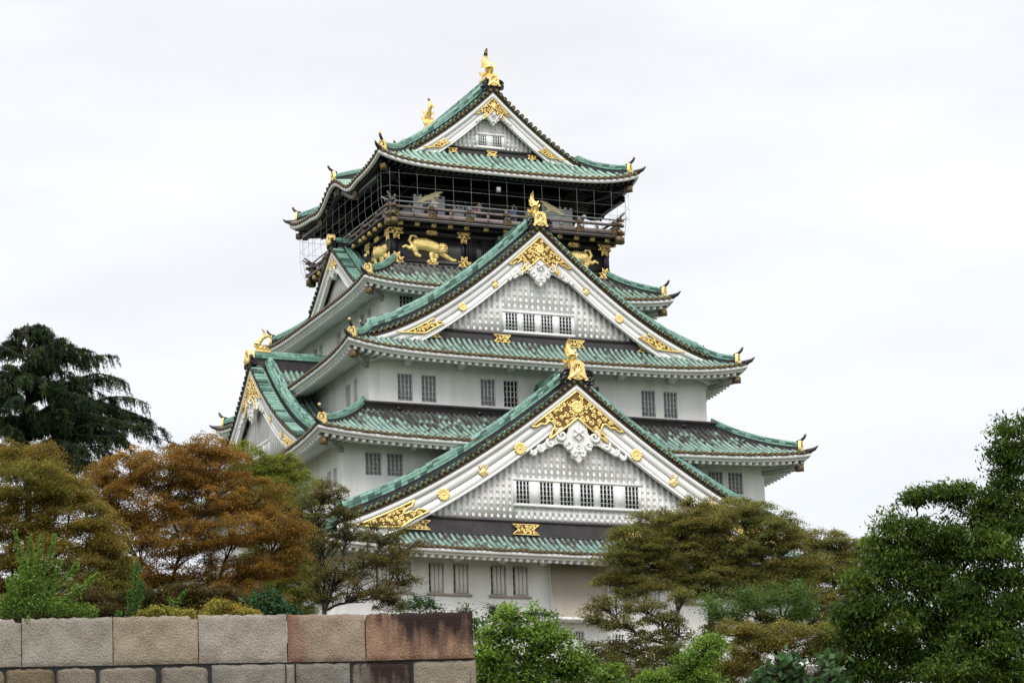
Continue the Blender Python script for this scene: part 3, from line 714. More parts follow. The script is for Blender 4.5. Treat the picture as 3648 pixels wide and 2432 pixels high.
        g.poly(inn, yo-.125, .0, 1)
        for t in (-50, -25, 0, 25, 50):
            a_ = math.radians(90-t); ribbon(g, [(0, z0+h*.4), (.2*h*math.cos(a_), z0+h*.4+.18*h*math.sin(a_)), (.4*h*math.cos(a_), z0+h*.4+.34*h*math.sin(a_))], .022*h+.005, yo-.14, .03, 0)
        relief(g, [(0, z0+h*.38, 0, z0+h*.08, .16*h, .1*h), (-.1*h, z0+h*.3, -.36*h, z0+h*.1, .12*h, .09*h), (.1*h, z0+h*.3, .36*h, z0+h*.1, .12*h, .09*h)], .025*h, yo-.12, .5, 0, [(0, z0+h*.5, 0, z0, .02*h, .06*h)], k=.01)
        g.build('gilt_ridge_plate', [M['gold'], M['goldplate']], roof)
        g = MB(T)
        for sg in (-1, 1):
            for (cx, cz, rr, tr) in ((wb*1.02, z0+h*.18, .36*h, 1.8), (wb*1.2, z0-.1*h, .22*h, 1.2)):
                q = spiral(cx, cz, rr, tr, 2.6, -1, 26, .08); q[:, 0] *= sg
                g.tube(np.c_[q[:, 0], np.full(26, yo+.02), q[:, 1]], np.linspace(.11, .07, 26)*h, 6)
            x2 = np.linspace(.0, wb*2.3, 12)
            g.strip(sg*x2, f(x2)+.28+.25*h*np.cos(x2/(wb*2.3)*1.4), f(x2)+.12, yo+.05, .3)
        g.box(-wb*1.1, wb*1.1, yo+.03, yo+.4, zap+.1, z0+h*.35)
        g.build('black_ridge_scrolls', M['black'], roof, smooth=True, sharp=50)
    if fish_s:
        Tf = T @ rotz(0, 0, yv+.62, zap+ridge_h+.08); fish(Tf, fish_s, castle, dark_tip)
    return roof, face, f

def brentq_like(fn, hi):
    lo = 0.0
    for _ in range(50):
        m = .5*(lo+hi)
        if fn(m) > 0: lo = m
        else: hi = m
    return lo
def inner_x(inner, z, X1):
    return None if inner(0) < z else brentq_like(lambda x: inner(x)-z, X1)

# ---- storeys (window lists in each side's own x, seen from outside)
def mir(ws): return ws+[(-b_, -a_, *r) for a_, b_, *r in ws]
V = (4, 4, False, True); VD = (4, 4, True, True); G45 = (4, 5, False, False); GD = (4, 5, True, False)
storey(14.3, 14.1, -1, 12.4, 18.3, M['white'], {
    'front': [(-11.6, -10.72, 15.8, 17.43, *V), (-10.45, -9.6, 15.8, 17.43, *V), (-8.61, -7.72, 15.8, 17.43, *V), (-7.2, -6.3, 15.8, 17.43, *V), (-5.04, -4.12, 15.8, 17.43, *V), (-3.75, -2.85, 15.8, 17.43, *VD),
              (2.83, 3.72, 15.8, 17.43, *VD), (4.1, 5.0, 15.8, 17.43, *V), (6.3, 7.2, 15.8, 17.43, *V), (7.72, 8.61, 15.8, 17.43, *V), (9.7, 10.6, 15.8, 17.43, *V), (10.9, 11.8, 15.8, 17.43, *V),
              (-.15, .35, 13.5, 14.0, 3, 3, True, False), (2.2, 2.75, 13.3, 13.9, 3, 3, True, False)],
    'left': [(6.2, 7.1, 15.8, 17.4, *V), (7.6, 8.5, 15.8, 17.4, *V), (10.4, 11.3, 15.8, 17.4, *V)]})
storey(12.75, 12.28, -1, 18.2, 24.7, M['white'], {
    'front': mir([(-11.39, -10.46, 22.42, 23.69, *G45), (-10.14, -9.2, 22.42, 23.69, *G45)]),
    'left': [(9.9, 10.6, 22.0, 22.95, *G45), (10.87, 11.5, 22.0, 22.95, *G45), (6.0, 6.9, 22.0, 22.95, *G45)]})
storey(10.36, 10.2, -1, 26.1, 30.1, M['white'], {
    'front': [(-8.64, -7.74, 27.17, 28.73, *G45), (-7.22, -6.33, 27.17, 28.73, *G45), (-3.68, -2.79, 27.17, 28.73, *G45), (-2.28, -1.4, 27.17, 28.73, *GD),
              (1.4, 2.3, 27.17, 28.73, *G45), (2.75, 3.62, 27.17, 28.73, *GD), (6.23, 7.11, 27.12, 28.68, *G45), (7.64, 8.5, 27.12, 28.68, *G45)],
    'left': [(6.5, 7.28, 27.2, 28.72, *G45), (7.84, 8.44, 27.2, 28.75, *G45)]})
storey(7.9, 7.4, 0, 31.0, 35.0, M['white'], {
    'front': mir([(-6.95, -6.1, 33.0, 34.34, *GD)]),
    'left': [(3.43, 4.11, 33.0, 34.05, *GD), (4.65, 5.28, 33.0, 34.05, *GD), (-.65, .1, 33.0, 34.0, *GD), (-3.8, -3.18, 33.0, 34.0, *G45), (-4.85, -4.11, 33.0, 34.0, *G45)]})
# projecting panel with flared foot on the first storey, and small brackets under the eaves
mb = MB()
mb.grid(np.array([[(-1.66, -15.12, 17.9), (1.66, -15.12, 17.9)], [(-1.66, -15.35, 17.6), (1.66, -15.35, 17.6)], [(-1.66, -15.5, 16.1), (1.66, -15.5, 16.1)], [(-1.66, -15.72, 15.1), (1.66, -15.72, 15.1)], [(-1.66, -15.95, 14.6), (1.66, -15.95, 14.6)]]), 0)
for x in (-1.66, 1.66):
    mb.add([(x, -15.12, 17.9), (x, -15.35, 17.6), (x, -15.5, 16.1), (x, -15.72, 15.1), (x, -15.95, 14.6), (x, -15.1, 14.6)], [(0, 1, 2, 3, 4, 5)], 1)
mb.box(-1.74, 1.74, -16.0, -15.1, 14.42, 14.6, 1)
mb.build('projecting_panel', [M['beige'], M['white']], castle)
for (xs, y0, z) in (([-7.0, -4.4, -2.0, 2.0, 4.4, 7.0, 9.6], -15.1, 17.45), ([-8.6, -5.4, 5.4, 8.6], -13.28, 23.82), ([-8.1, -4.9, -1.9, 1.9, 4.9, 8.1], -11.2, 29.1)):
    for x in xs:
        mb = MB(); mb.hexa([(x-.2, y0-.6, z+.2), (x-.2, y0-.6, z+.42), (x-.2, y0-.01, z), (x-.2, y0-.01, z+.42), (x+.2, y0-.6, z+.2), (x+.2, y0-.6, z+.42), (x+.2, y0-.01, z), (x+.2, y0-.01, z+.42)])
        mb.build('eave_bracket', M['white'], castle)
# sills under the first-storey windows
for a_, b_ in ((-11.75, -9.45), (-8.75, -6.15), (-5.18, -2.7), (2.7, 5.15), (6.15, 8.75), (9.55, 11.95)):
    mb = MB(); mb.box(a_, b_, -15.2, -15.08, 15.66, 15.79); mb.build('window_sill', M['beige'], castle)

# ---- roofs, bottom to top
r1 = skirt(16.0, 16.4, -1, 17.83, 1.10, 1.8, .50, .34, M['tile_one'], wallgap=1.75)
r2 = skirt(14.79, 14.3, -1, 24.20, 2.25, 3.75, .48, .34, M['tile_two'], cuts=(('front', 2.0),), wallgap=1.95)
r3 = skirt(12.2, 12.05, -1.05, 29.58, 1.27, 1.75, .62, .335, M['tile_three'], hipto=(10.2, 9.7, 30.9), cuts=(('left', .8),), wallgap=1.8)
r4 = skirt(9.68, 9.03, 0, 34.58, 1.9, 2.75, .42, .36, M['tile_four'], cuts=(('front', 1.6),), wallgap=1.7)
r5 = skirt(8.27, 8.0, 0, 42.13, 1.62, 2.5, .70, .40, M['tile_top'], black=True, kara=.98, wallgap=3.1, hipto=(5.55, 4.5, 44.0))
# dark copper flashing above the second and fourth roofs
for (a, b, yc, z0, z1, o) in ((10.36, 10.2, -1, 26.38, 26.98, .35), (6.87, 6.1, 0, 36.2, 36.62, .12)):
    mb = MB()
    for deg, Ls, B in ((0, a, b), (-90, b, a), (90, b, a), (180, a, b)):
        mb.T = rotz(0, 0, yc) @ rotz(deg)
        mb.grid(np.array([[(-Ls-o, -B-o, z0-.1), (Ls+o, -B-o, z0-.1)], [(-Ls-o, -B-o, z1-.12), (Ls+o, -B-o, z1-.12)], [(-Ls-o-.06, -B-o-.06, z1-.1), (Ls+o+.06, -B-o-.06, z1-.1)], [(-Ls-o-.06, -B-o-.06, z1), (Ls+o+.06, -B-o-.06, z1)], [(-Ls, -B+.02, z1+.04), (Ls, -B+.02, z1+.04)]]))
        if z0 < 30:
            for x in (-8.7, -3.9, 3.9, 8.7): mb.box(x-.16, x+.16, -B-o-.05, -B-o+.02, z0+.15, z0+.36, 1)
    mb.T = None
    mb.build('flashing', [M['dark'], M['black']], castle)

# ---- gables
gable(np.eye(4), [(0, 27.5), (2.37, 25.73), (4.3, 24.28), (6.49, 22.77), (8.2, 21.75), (10.28, 20.75), (14.19, 19.04)], 14.3, -16.2, 11, M['tile_one'], 1.12, 1,
      band=(19.85, 18.93), windows=dict(rect=(-3.66, 3.72, 20.74, 22.02), wins=[(-3.64, -2.82, True), (-2.25, -1.4, False), (-1.06, -.2, False), (.14, 1.0, False), (1.33, 2.2, False), (2.84, 3.7, True)]),
      board=1.30, fig=1.0, oni=(27.72, 28.8, .42, .64), discs=[(3.48, 1.15, .36, 'f'), (5.66, 1.02, .36, 'p'), (8.0, .95, .36, 'f')], corner=(12.97, 1.0), midfit=[(-3.16, .78, .27), (3.16, .78, .27), (-9.4, .72, .25), (9.4, .72, .25)], fish_s=.82)
gable(np.eye(4), [(0, 37.5), (2.02, 35.73), (4.13, 33.97), (6.35, 32.42), (8.4, 31.32), (10.14, 30.62)], 10.6, -11.85, 10.5, M['tile_three'], 1.05, 1,
      band=(31.44, 30.85), windows=dict(rect=(-2.12, 2.06, 31.58, 32.64), wins=[(-2.1, -1.33, True), (-1.02, -.26, False), (.08, .84, False), (1.2, 2.0, True)]),
      board=1.02, fig=.69, kscale=.72, oni=(37.72, 38.56, .36, .48), discs=[(2.8, .95, .25, 'p'), (4.82, .82, .25, 'f')], corner=(8.85, .70), midfit=[(-2.35, .52, .2), (2.2, .52, .2), (-6.6, .55, .19), (6.6, .55, .19)], fish_s=.72)
left = rotz(-90)
gable(left, [(0, 31.37), (1.6, 29.79), (3.95, 27.9), (6.25, 26.42), (8.15, 25.46)], 8.75, -13.6, -7.5, M['tile_three'], .95, 1,
      band=(25.55, 25.2), windows=dict(rect=(-1.75, 1.9, 25.75, 26.62), wins=[(-1.7, -1.0, False), (-.75, -.1, False), (.2, .9, False), (1.15, 1.85, False)]), board=.9, fig=.66, kscale=.8,
      oni=(31.6, 32.42, .36, .46), discs=[(3.4, .75, .22, 'p'), (5.3, .75, .22, 'f')], corner=(7.9, .55), fish_s=.72, vonly=True, kuda=(1.2, .85))
gable(left, [(0, 38.85), (1.7, 37.51), (2.87, 36.58), (3.9, 35.85)], 4.3, -8.45, -6.5, M['tile_four'], .75, 1, band=None, board=.62, fig=.30, kscale=.36, lat=.26, oni=(39.2, 39.85, .24, .3), fish_s=0, vonly=True, kuda=(1.1, .5), plain=True)
gable(rotz(90), [(0, 38.85), (1.7, 37.51), (2.87, 36.58), (3.9, 35.85)], 4.3, -8.45, -6.5, M['tile_four'], .75, 1, band=None, board=.62, fig=.30, kscale=.36, lat=.26, oni=(39.2, 39.85, .24, .3), fish_s=0, vonly=True, kuda=(1.1, .5), plain=True)
top = [(0, 47.82), (2.1, 45.92), (4.16, 44.36), (5.06, 43.78)]
for T, ft in ((np.eye(4), 1), (rotz(180), 1)):
    gable(T, top, 5.85, -5.7, .01, M['tile_top'], .98, 1, band=(44.34, 43.9), windows=dict(rect=(-.9, .72, 44.5, 45.2), wins=[(-.88, -.32, True), (.06, .66, True)], nv=4, nh=4), board=.78, fig=.40, kscale=.40, lat=.27,
          oni=(48.14, 48.86, .30, .42), corner=(4.55, .42), midfit=[(-.05, .34, .13), (2.55, .3, .12), (-2.55, .3, .12)], fish_s=.95, dark_tip=True, kuda=(1.15, .85), sp=.40)

# ---- karahafu (bow-shaped eave) ridges on the sides of the top roof
for sx in (-1, 1):
    xs = np.linspace(8.15, 5.7, 10); pts = np.c_[sx*xs, np.full(10, -.02), 43.2+(8.15-xs)*.30]
    hipridge(pts, r5, .2, .42, 'bow_eave_ridge')
    corner_ornament(np.array([sx*8.2, -.02, 43.22]), np.array([sx, 0, 0.0]), r5, .95, 'bow_eave_ornament')
    for (x, z, w, h) in ((0, 42.55, .42, .26), (-3.1, 41.45, .3, .2), (3.1, 41.45, .3, .2), (-1.9, 41.9, .1, .14)):
        mb = MB(rotz(-90 if sx < 0 else 90)); filigree(mb, [(x-w, z+h*.5), (x, z+h), (x+w, z+h*.5), (x+w*.8, z-h), (x, z-h*.6), (x-w*.8, z-h)], -7.95, .14, .03, .05, 7)
        mb.build('gilt_eave_fitting', [M['oldgold'], M['goldplate']], r5)
    # bow-shaped black beam carrying the eave
    mb = MB(rotz(-90 if sx < 0 else 90)); s = np.linspace(-6.6, 6.6, 70); q = np.abs(s)/2.75
    z = 41.72+.9*np.where(q < 1, .5*(1+np.cos(math.pi*np.minimum(q, 1))), 0)-.1*np.exp(-((np.abs(s)-3.1)/.7)**2)
    mb.strip(s, z, z-.35, -7.9, .3); mb.build('bow_beam', M['black'], r5)

# ---- balcony storey: lacquered wall with gilt beasts, gallery, safety cage
mb = MB(); a, b = 6.87, 6.1
mb.box(-a, a, -b, b, 35.6, 39.0)
for deg, Ls, B in ((0, a, b), (-90, b, a), (90, b, a), (180, a, b)):
    mb.T = rotz(deg)
    mb.box(-Ls-.1, Ls+.1, -B-.10, -B+.003, 38.33, 38.72); mb.box(-Ls-.1, Ls+.1, -B-.10, -B+.004, 36.62, 36.95)
    for x in (-Ls+.15, -2.4, 2.45, Ls-.15): mb.box(x-.16, x+.16, -B-.06, -B+.005, 36.95, 38.33)
    mb.box(-Ls-.55, Ls+.55, -B-.72, -B-.002, 38.98, 39.12); mb.box(-Ls-.3, Ls+.3, -B-.45, -B-.003, 38.74, 38.98)
mb.T = None
lac = mb.build('lacquered_wall', M['black'], castle)
for deg, Ls, B in ((0, a, b), (-90, b, a), (90, b, a)):
    T = rotz(deg)
    for x0, x1 in ((-2.2, -1.62), (-1.25, -.62), (.62, 1.25), (1.62, 2.2)):
        pm, bm = MB(T), MB(T); windowset(pm, bm, x0, x1, 36.98, 38.3, -B-.02, 5, 7, .03, True)
        p = pm.build('window', [M['darkpane'], M['darkpane']], castle); bm.build('window_bars', M['steel'] if False else M['dark'], p)
    # gilt cap blocks along the floor edge
    g = MB(T); d = MB(T)
    k = Ls/6.87
    xs = [-6.49*k, -5.47*k, -4.43*k, -3.4*k, -2.39, -1.17, .08, 1.3, 2.5, 3.52*k, 4.6*k, 5.63*k, 6.6*k]
    for x in xs:
        g.box(x-.14, x+.14, -B-.66, -B-.40, 38.76, 39.0); yy = -B-.665
        d.add([(x-.09, yy, 38.88), (x, yy, 38.80), (x+.09, yy, 38.88), (x, yy, 38.96)], [(0, 1, 2, 3)], 0); g.add([(x-.045, yy-.004, 38.88), (x, yy-.004, 38.84), (x+.045, yy-.004, 38.88), (x, yy-.004, 38.92)], [(0, 1, 2, 3)], 0)
    g.build('gilt_beam_ends', M['gold'], lac); d.build('beam_end_marks', M['goldplate'], lac)
    # ribbon-shaped fittings on the frame
    def bow(x, z, w, h, y, down):
        g = MB(T)
        pl = [(x-w, z+h), (x+w, z+h), (x+w*.6, z), (x+w, z-h), (x-w, z-h), (x-w*.6, z)]
        filigree(g, pl, y, .12, .028, .04, 5)
        v = h*2.2; s_ = 1 if not down else -1
        pv = [(x-.17, z+s_*h), (x+.17, z+s_*h), (x+.17, z+s_*(h+v)), (x, z+s_*(h+v*.6)), (x-.17, z+s_*(h+v))]
        filigree(g, pv, y+.03, .10, .025, .035, 6); g.build('gilt_frame_fitting', [M['gold'], M['goldplate']], lac)
    for x in (-Ls+.28, -2.4, 2.45, Ls-.28):
        bow(x, 38.53, .42, .16, -B-.12, True); bow(x, 36.78, .42, .15, -B-.12, False)
    for x in (-4.4*k, 4.6*k, .08):
        for z in (38.55, 36.76):
            if abs(x) < 1 and z < 37: continue
            pl = [(x-.36, z), (x-.24, z+.12), (x-.1, z+.09), (x, z+.14), (x+.1, z+.09), (x+.24, z+.12), (x+.36, z), (x+.24, z-.12), (x+.1, z-.09), (x, z-.14), (x-.1, z-.09), (x-.24, z-.12)]
            g = MB(T); filigree(g, pl, -B-.12, .11, .026, .04, 9); g.build('gilt_frame_fitting', [M['gold'], M['goldplate']], lac)

def tiger(T, cx, cz, s, face, y):
    """crouching gilt tiger in relief; face = +1 looks to the right"""
    c = [(-.75, .22, -.25, .20, .36, .40), (-.25, .20, .45, .02, .40, .36), (.45, .02, .80, -.05, .34, .30),            # trunk sloping down to the shoulders
         (.86, -.02, .90, .02, .36, .36), (.90, -.20, .93, -.24, .22, .2), (.62, .26, .60, .28, .10, .08), (1.12, .26, 1.14, .28, .10, .08),   # head, muzzle, ears
         (-.85, .15, -.95, -.18, .30, .20), (-.95, -.18, -.86, -.48, .19, .14), (-.86, -.50, -.66, -.56, .13, .12),     # near hind leg
         (-.95, .0, -1.3, -.10, .2, .13), (-1.3, -.10, -1.55, .02, .12, .09), (-1.55, .02, -1.72, -.06, .09, .07),      # far hind leg stretched back
         (.30, -.10, .16, -.45, .24, .17), (.16, -.45, .20, -.74, .16, .13), (.20, -.76, .40, -.80, .13, .12),           # near fore leg
         (.85, -.3, 1.20, -.52, .2, .15), (1.20, -.52, 1.55, -.70, .14, .12), (1.55, -.70, 1.72, -.70, .12, .11),        # reaching fore leg
         (.45, -.42, .50, -.56, .14, .12),
         (-.95, .38, -1.15, .12, .1, .085), (-1.15, .12, -1.32, .40, .085, .08), (-1.32, .40, -1.18, .72, .08, .08), (-1.18, .72, -.95, .72, .08, .075), (-.95, .72, -.80, .60, .075, .06)]
    gr = []
    g_ = np.random.default_rng(4)
    for i in range(11):
        x = -.95+i*.13; gr.append((x, .62-.25*(i > 6), x+.10, .22-.06*i*.3, .03, .07))
    for i in range(6): gr.append((-.98+.0*i, .12-.1*i, -.72, .06-.1*i, .022, .05)); gr.append((.05, -.2-.09*i, .36, -.24-.09*i, .022, .05))
    for sx in (-1, 1):
        gr += [(.90+sx*.08, .04, .90+sx*.2, .07, .05, .12), (.90+sx*.1, .22, .90+sx*.26, .30, .025, .06), (.90+sx*.2, -.08, .90+sx*.34, -.02, .022, .05), (.90+sx*.2, -.18, .90+sx*.32, -.16, .022, .05)]
    gr += [(.84, -.3, 1.0, -.3, .025, .08), (.9, .34, .9, .16, .02, .05), (.86, -.13, .96, -.13, .035, .07)]
    f = lambda x: cx+face*x*s
    caps = [(f(x0), cz+z0*s, f(x1), cz+z1*s, r0*s*1.1, r1*s*1.1) for x0, z0, x1, z1, r0, r1 in c]
    gr = [(f(x0), cz+z0*s, f(x1), cz+z1*s, w*s, d*s) for x0, z0, x1, z1, w, d in gr]
    mb = MB(T); relief(mb, caps, .022*s, y, .55, 0, gr, k=.05*s, flat=.02)
    return mb.build('gilt_tiger', M['gold'], castle, smooth=True)
tiger(np.eye(4), -4.55, 37.64, .93, 1, -6.12)
tiger(np.eye(4), 4.55, 37.64, .93, -1, -6.12)
for T, cx in ((left, 4.35), (left, -4.35), (rotz(90), 4.35), (rotz(90), -4.35)): tiger(T, cx, 37.6, .86, 1 if cx > 0 else -1, -6.89)

# core of the top floor, gallery railing
mb = MB(); mb.box(-4.6, 4.6, -4.3, 4.3, 39.0, 43.0)
for deg, Ls, B in ((0, 4.6, 4.3), (-90, 4.3, 4.6), (90, 4.3, 4.6)):
    mb.T = rotz(deg)
    for x in (-Ls+.2, -1.9, 1.9, Ls-.2): mb.box(x-.2, x+.2, -B-.15, -B+.01, 39.0, 43.0)
    mb.box(-Ls-.1, Ls+.1, -B-.18, -B+.012, 41.9, 42.3)
mb.T = None
core = mb.build('gallery_wall', M['black'], castle)
def crenel(x0, x1, z0, z1, y, n, T=None):
    mb = MB(T); mb.box(x0, x1, y-.03, y+.05, z0, z1-.14); w = (x1-x0)/(2*n-1)
    for i in range(n): mb.box(x0+2*i*w, x0+(2*i+1)*w, y-.03, y+.05, z1-.14, z1)
    mb.build('grey_stepped_panel', M['panelgrey'], core)
crenel(-5.3, -3.35, 39.14, 40.95, -5.75, 6); crenel(2.85, 4.8, 39.14, 40.95, -5.75, 6)
for x in (-2.75, -1.95, .55): crenel(x, x+.68, 39.14, 40.5, -5.6, 3)
crenel(-4.0, -2.1, 39.1, 40.95, -4.82, 6, left); crenel(2.1, 4.0, 39.1, 40.95, -4.82, 6, left)
def crane(T, cx, cz, s, sg, y):
    mb = MB(T)
    c = [(-.3, 0, .35, .1, .2, .16), (.35, .1, .7, .32, .13, .07), (.7, .32, .95, .3, .07, .04), (-.1, .05, -.75, -.28, .24, .10), (-.75, -.28, -1.0, -.42, .14, .06), (.05, .15, .55, .45, .2, .14), (.55, .45, 1.05, .62, .16, .06), (-.3, -.05, -.85, .1, .06, .03), (.3, -.05, .75, -.25, .12, .05)]
    relief(mb, [(cx+sg*a_*s, cz+b_*s, cx+sg*c_*s, cz+d_*s, e_*s, f_*s) for a_, b_, c_, d_, e_, f_ in c], .03*s, y, .3, 0, k=.03, flat=.02)
    mb.build('gilt_crane', M['palegold'], core, smooth=True)
crane(np.eye(4), -4.35, 40.72, .78, 1, -5.80); crane(np.eye(4), 3.55, 40.72, .78, -1, -5.80)
rl, gl = MB(), MB()
ra, rb = 7.15, 7.0
for deg, Ls, B in ((0, ra, rb), (-90, rb, ra), (90, rb, ra), (180, ra, rb)):
    for q in (rl, gl): q.T = rotz(deg)
    rl.box(-Ls-.2, Ls+.2, -B-.12, -B+.12, 39.13, 39.40, 0)
    rl.box(-Ls-.2, Ls+.2, -B-.07, -B+.07, 39.66, 39.80, 0)
    rl.box(-Ls-.05, Ls+.05, -B-.22, -B-.02, 38.96, 39.02, 0)
    rl.tube([(-Ls-.3, -B, 40.05), (-Ls, -B, 40.06), (Ls, -B, 40.06), (Ls+.3, -B, 40.05), (Ls+.62, -B, 40.22)], [.05]*5, 8, 1)
    rl.tube([(-Ls-.62, -B, 40.22), (-Ls-.3, -B, 40.05), (-Ls, -B, 40.06)], .05, 8, 1)
    n = 12
    for i in range(n+1):
        x = -Ls+.16+(2*Ls-.32)*i/n; big = i % 2 == 0
        w = .10 if big else .075
        rl.box(x-w, x+w, -B-.06, -B+.06, 39.40, 39.66, 0)
        if big:
            rl.box(x-.09, x+.09, -B-.05, -B+.05, 39.80, 40.03, 0)
            gl.T = rotz(deg)
            pl = [(x-.24, 39.36), (x-.12, 39.46), (x+.12, 39.46), (x+.24, 39.36), (x+.2, 39.22), (x+.27, 39.08), (x, 39.13), (x-.27, 39.08), (x-.2, 39.22)]
            filigree(gl, pl, -B-.14, .1, .022, .03, 3); filigree(gl, [(x-.19, 39.67), (x+.19, 39.67), (x+.19, 39.79), (x-.19, 39.79)], -B-.09, .08, .02, .03, 2)
        else:
            for z, rr in ((39.27, .085), (39.73, .05)): relief(gl, [(x, z, x, z, rr, rr)], .02, -B-(.12 if z < 39.5 else .07), .8, 0)
for q in (rl, gl): q.T = None
rail = rl.build('gallery_railing', [M['brownrail'], M['steel']], castle)
gl.build('gilt_rail_fittings', [M['oldgold'], M['goldplate']], rail)
for sx, sy in ((-1, -1), (1, -1), (-1, 1)):
    mb = MB(); x, y = sx*ra, sy*rb; o = np.array([sx, sy, 0])/math.sqrt(2)
    mb.box(x-.12, x+.12, y-.12, y+.12, 39.4, 40.0, 0)
    mb.tube([(x-o[0]*1.3, y-o[1]*1.3, 39.45), (x, y, 40.05), (x+o[0]*.5, y+o[1]*.5, 40.45)], [.08, .08, .06], 6, 0)
    for p, w in (((x+sx*.18, y-sy*.05, 38.62), .19), ((x-sx*.05, y+sy*.18, 38.62), .19)):
        mb.box(p[0]-w, p[0]+w, p[1]-w, p[1]+w, p[2], p[2]+.36, 1)
    for z in (39.14, 39.64, 39.98):
        for dx, dy in ((sx*.28, 0), (0, sy*.28)): mb.box(x+dx-.12, x+dx+.12, y+dy-.12, y+dy+.12, z, z+.22 if z < 39.5 else z+.14, 1 if z < 39.9 else 0)
    mb.build('gallery_corner_post', [M['brownrail'], M['oldgold']], rail)
# safety cage: hoops and uprights of thin steel
mb = MB(); ca, cb = 7.85, 7.62; wr = .0085
def loop(a, b, z, c=.42):
    p = [(-a+c, -b), (a-c, -b), (a, -b+c), (a, b-c), (a-c, b), (-a+c, b), (-a, b-c), (-a, -b+c), (-a+c, -b)]
    return np.array([(x, y, z) for x, y in p])
for z, da in ((41.55, 0), (40.75, 0), (40.13, 0)):
    lp = loop(ca+da, cb+da, z)
    for i in range(8): mb.tube(lp[i:i+2], wr, 5)
mb2 = loop(ca-.55, cb-.42, 38.9, .3)
for i in range(8): mb.tube(mb2[i:i+2], wr, 5)
def upright(x, y, nx, ny):
    prof_ = [(0, 41.85), (0, 41.2), (0, 40.2), (-.01, 39.95), (-.06, 39.65), (-.16, 39.35), (-.30, 39.1), (-.46, 38.9)]
    mb.tube([(x+nx*o_, y+ny*o_, z) for o_, z in prof_], wr, 5)
for i in range(13):
    x = -6.88+i*1.118
    upright(x, -cb, 0, 1*-1*-1 if False else -(-1)*-1) if False else upright(x, -cb, 0, -1)
    upright(x, cb, 0, 1)
for i in range(13):
    y = -6.7+i*1.117; upright(-ca, y, -1, 0); upright(ca, y, 1, 0)
for sx in (-1, 1):
    for sy in (-1, 1):
        upright(sx*(ca-.4), sy*cb, 0, sy); upright(sx*ca, sy*(cb-.4), sx, 0)
mb.build('safety_cage', M['steel'], castle)
# small camera box and red lamp under the top eave
mb = MB(); mb.box(-.72, -.5, -7.5, -7.3, 41.0, 41.28); mb.build('camera_box', M['panelgrey'], castle)

# ---- stone base
def stonemat(name, cols, scale=.8, jointw=.0):
    m, t, b = newmat(name)
    tc = N(t, 'ShaderNodeTexCoord'); v = N(t, 'ShaderNodeTexVoronoi'); v.inputs['Scale'].default_value = scale; L(t, tc.outputs['Object'], v.inputs['Vector'])
    sp = N(t, 'ShaderNodeSeparateColor'); L(t, v.outputs['Color'], sp.inputs[0]); r = ramp(t, [(0, cols[0]), (.5, cols[1]), (1, cols[2])]); L(t, sp.outputs[0], r.inputs[0])
    e = N(t, 'ShaderNodeTexVoronoi', feature='DISTANCE_TO_EDGE'); e.inputs['Scale'].default_value = scale; L(t, tc.outputs['Object'], e.inputs['Vector'])
    r2 = ramp(t, [(0, (.1, .1, .1)), (.05, (1, 1, 1))]); L(t, e.outputs['Distance'], r2.inputs[0])
    mx = N(t, 'ShaderNodeMix', data_type='RGBA', blend_type='MULTIPLY'); mx.inputs[0].default_value = 1; L(t, r.outputs[0], mx.inputs[6]); L(t, r2.outputs[0], mx.inputs[7]); L(t, mx.outputs[2], b.inputs['Base Color'])
    b.inputs['Roughness'].default_value = .85
    bp = N(t, 'ShaderNodeBump'); bp.inputs['Strength'].default_value = .7; bp.inputs['Distance'].default_value = .15; L(t, r2.outputs[0], bp.inputs['Height']); L(t, bp.outputs[0], b.inputs['Normal'])
    return m
M['base'] = stonemat('dry_stone_base', [(.2, .18, .16), (.3, .28, .25), (.24, .23, .22)])
mb = MB(); prev = None
for z, o in ((-.2, 4.6), (3, 3.1), (6.5, 1.8), (10, .8), (12.45, .35)):
    ring = [(-14.3-o, -15.1-o, z), (14.3+o, -15.1-o, z), (14.3+o, 13.1+o, z), (-14.3-o, 13.1+o, z), (-14.3-o, -15.1-o, z)]
    if prev: mb.grid(np.array([prev, ring]))
    prev = ring
mb.add(prev[:4], [(0, 1, 2, 3)])
mb.build('stone_base', M['base'], castle)

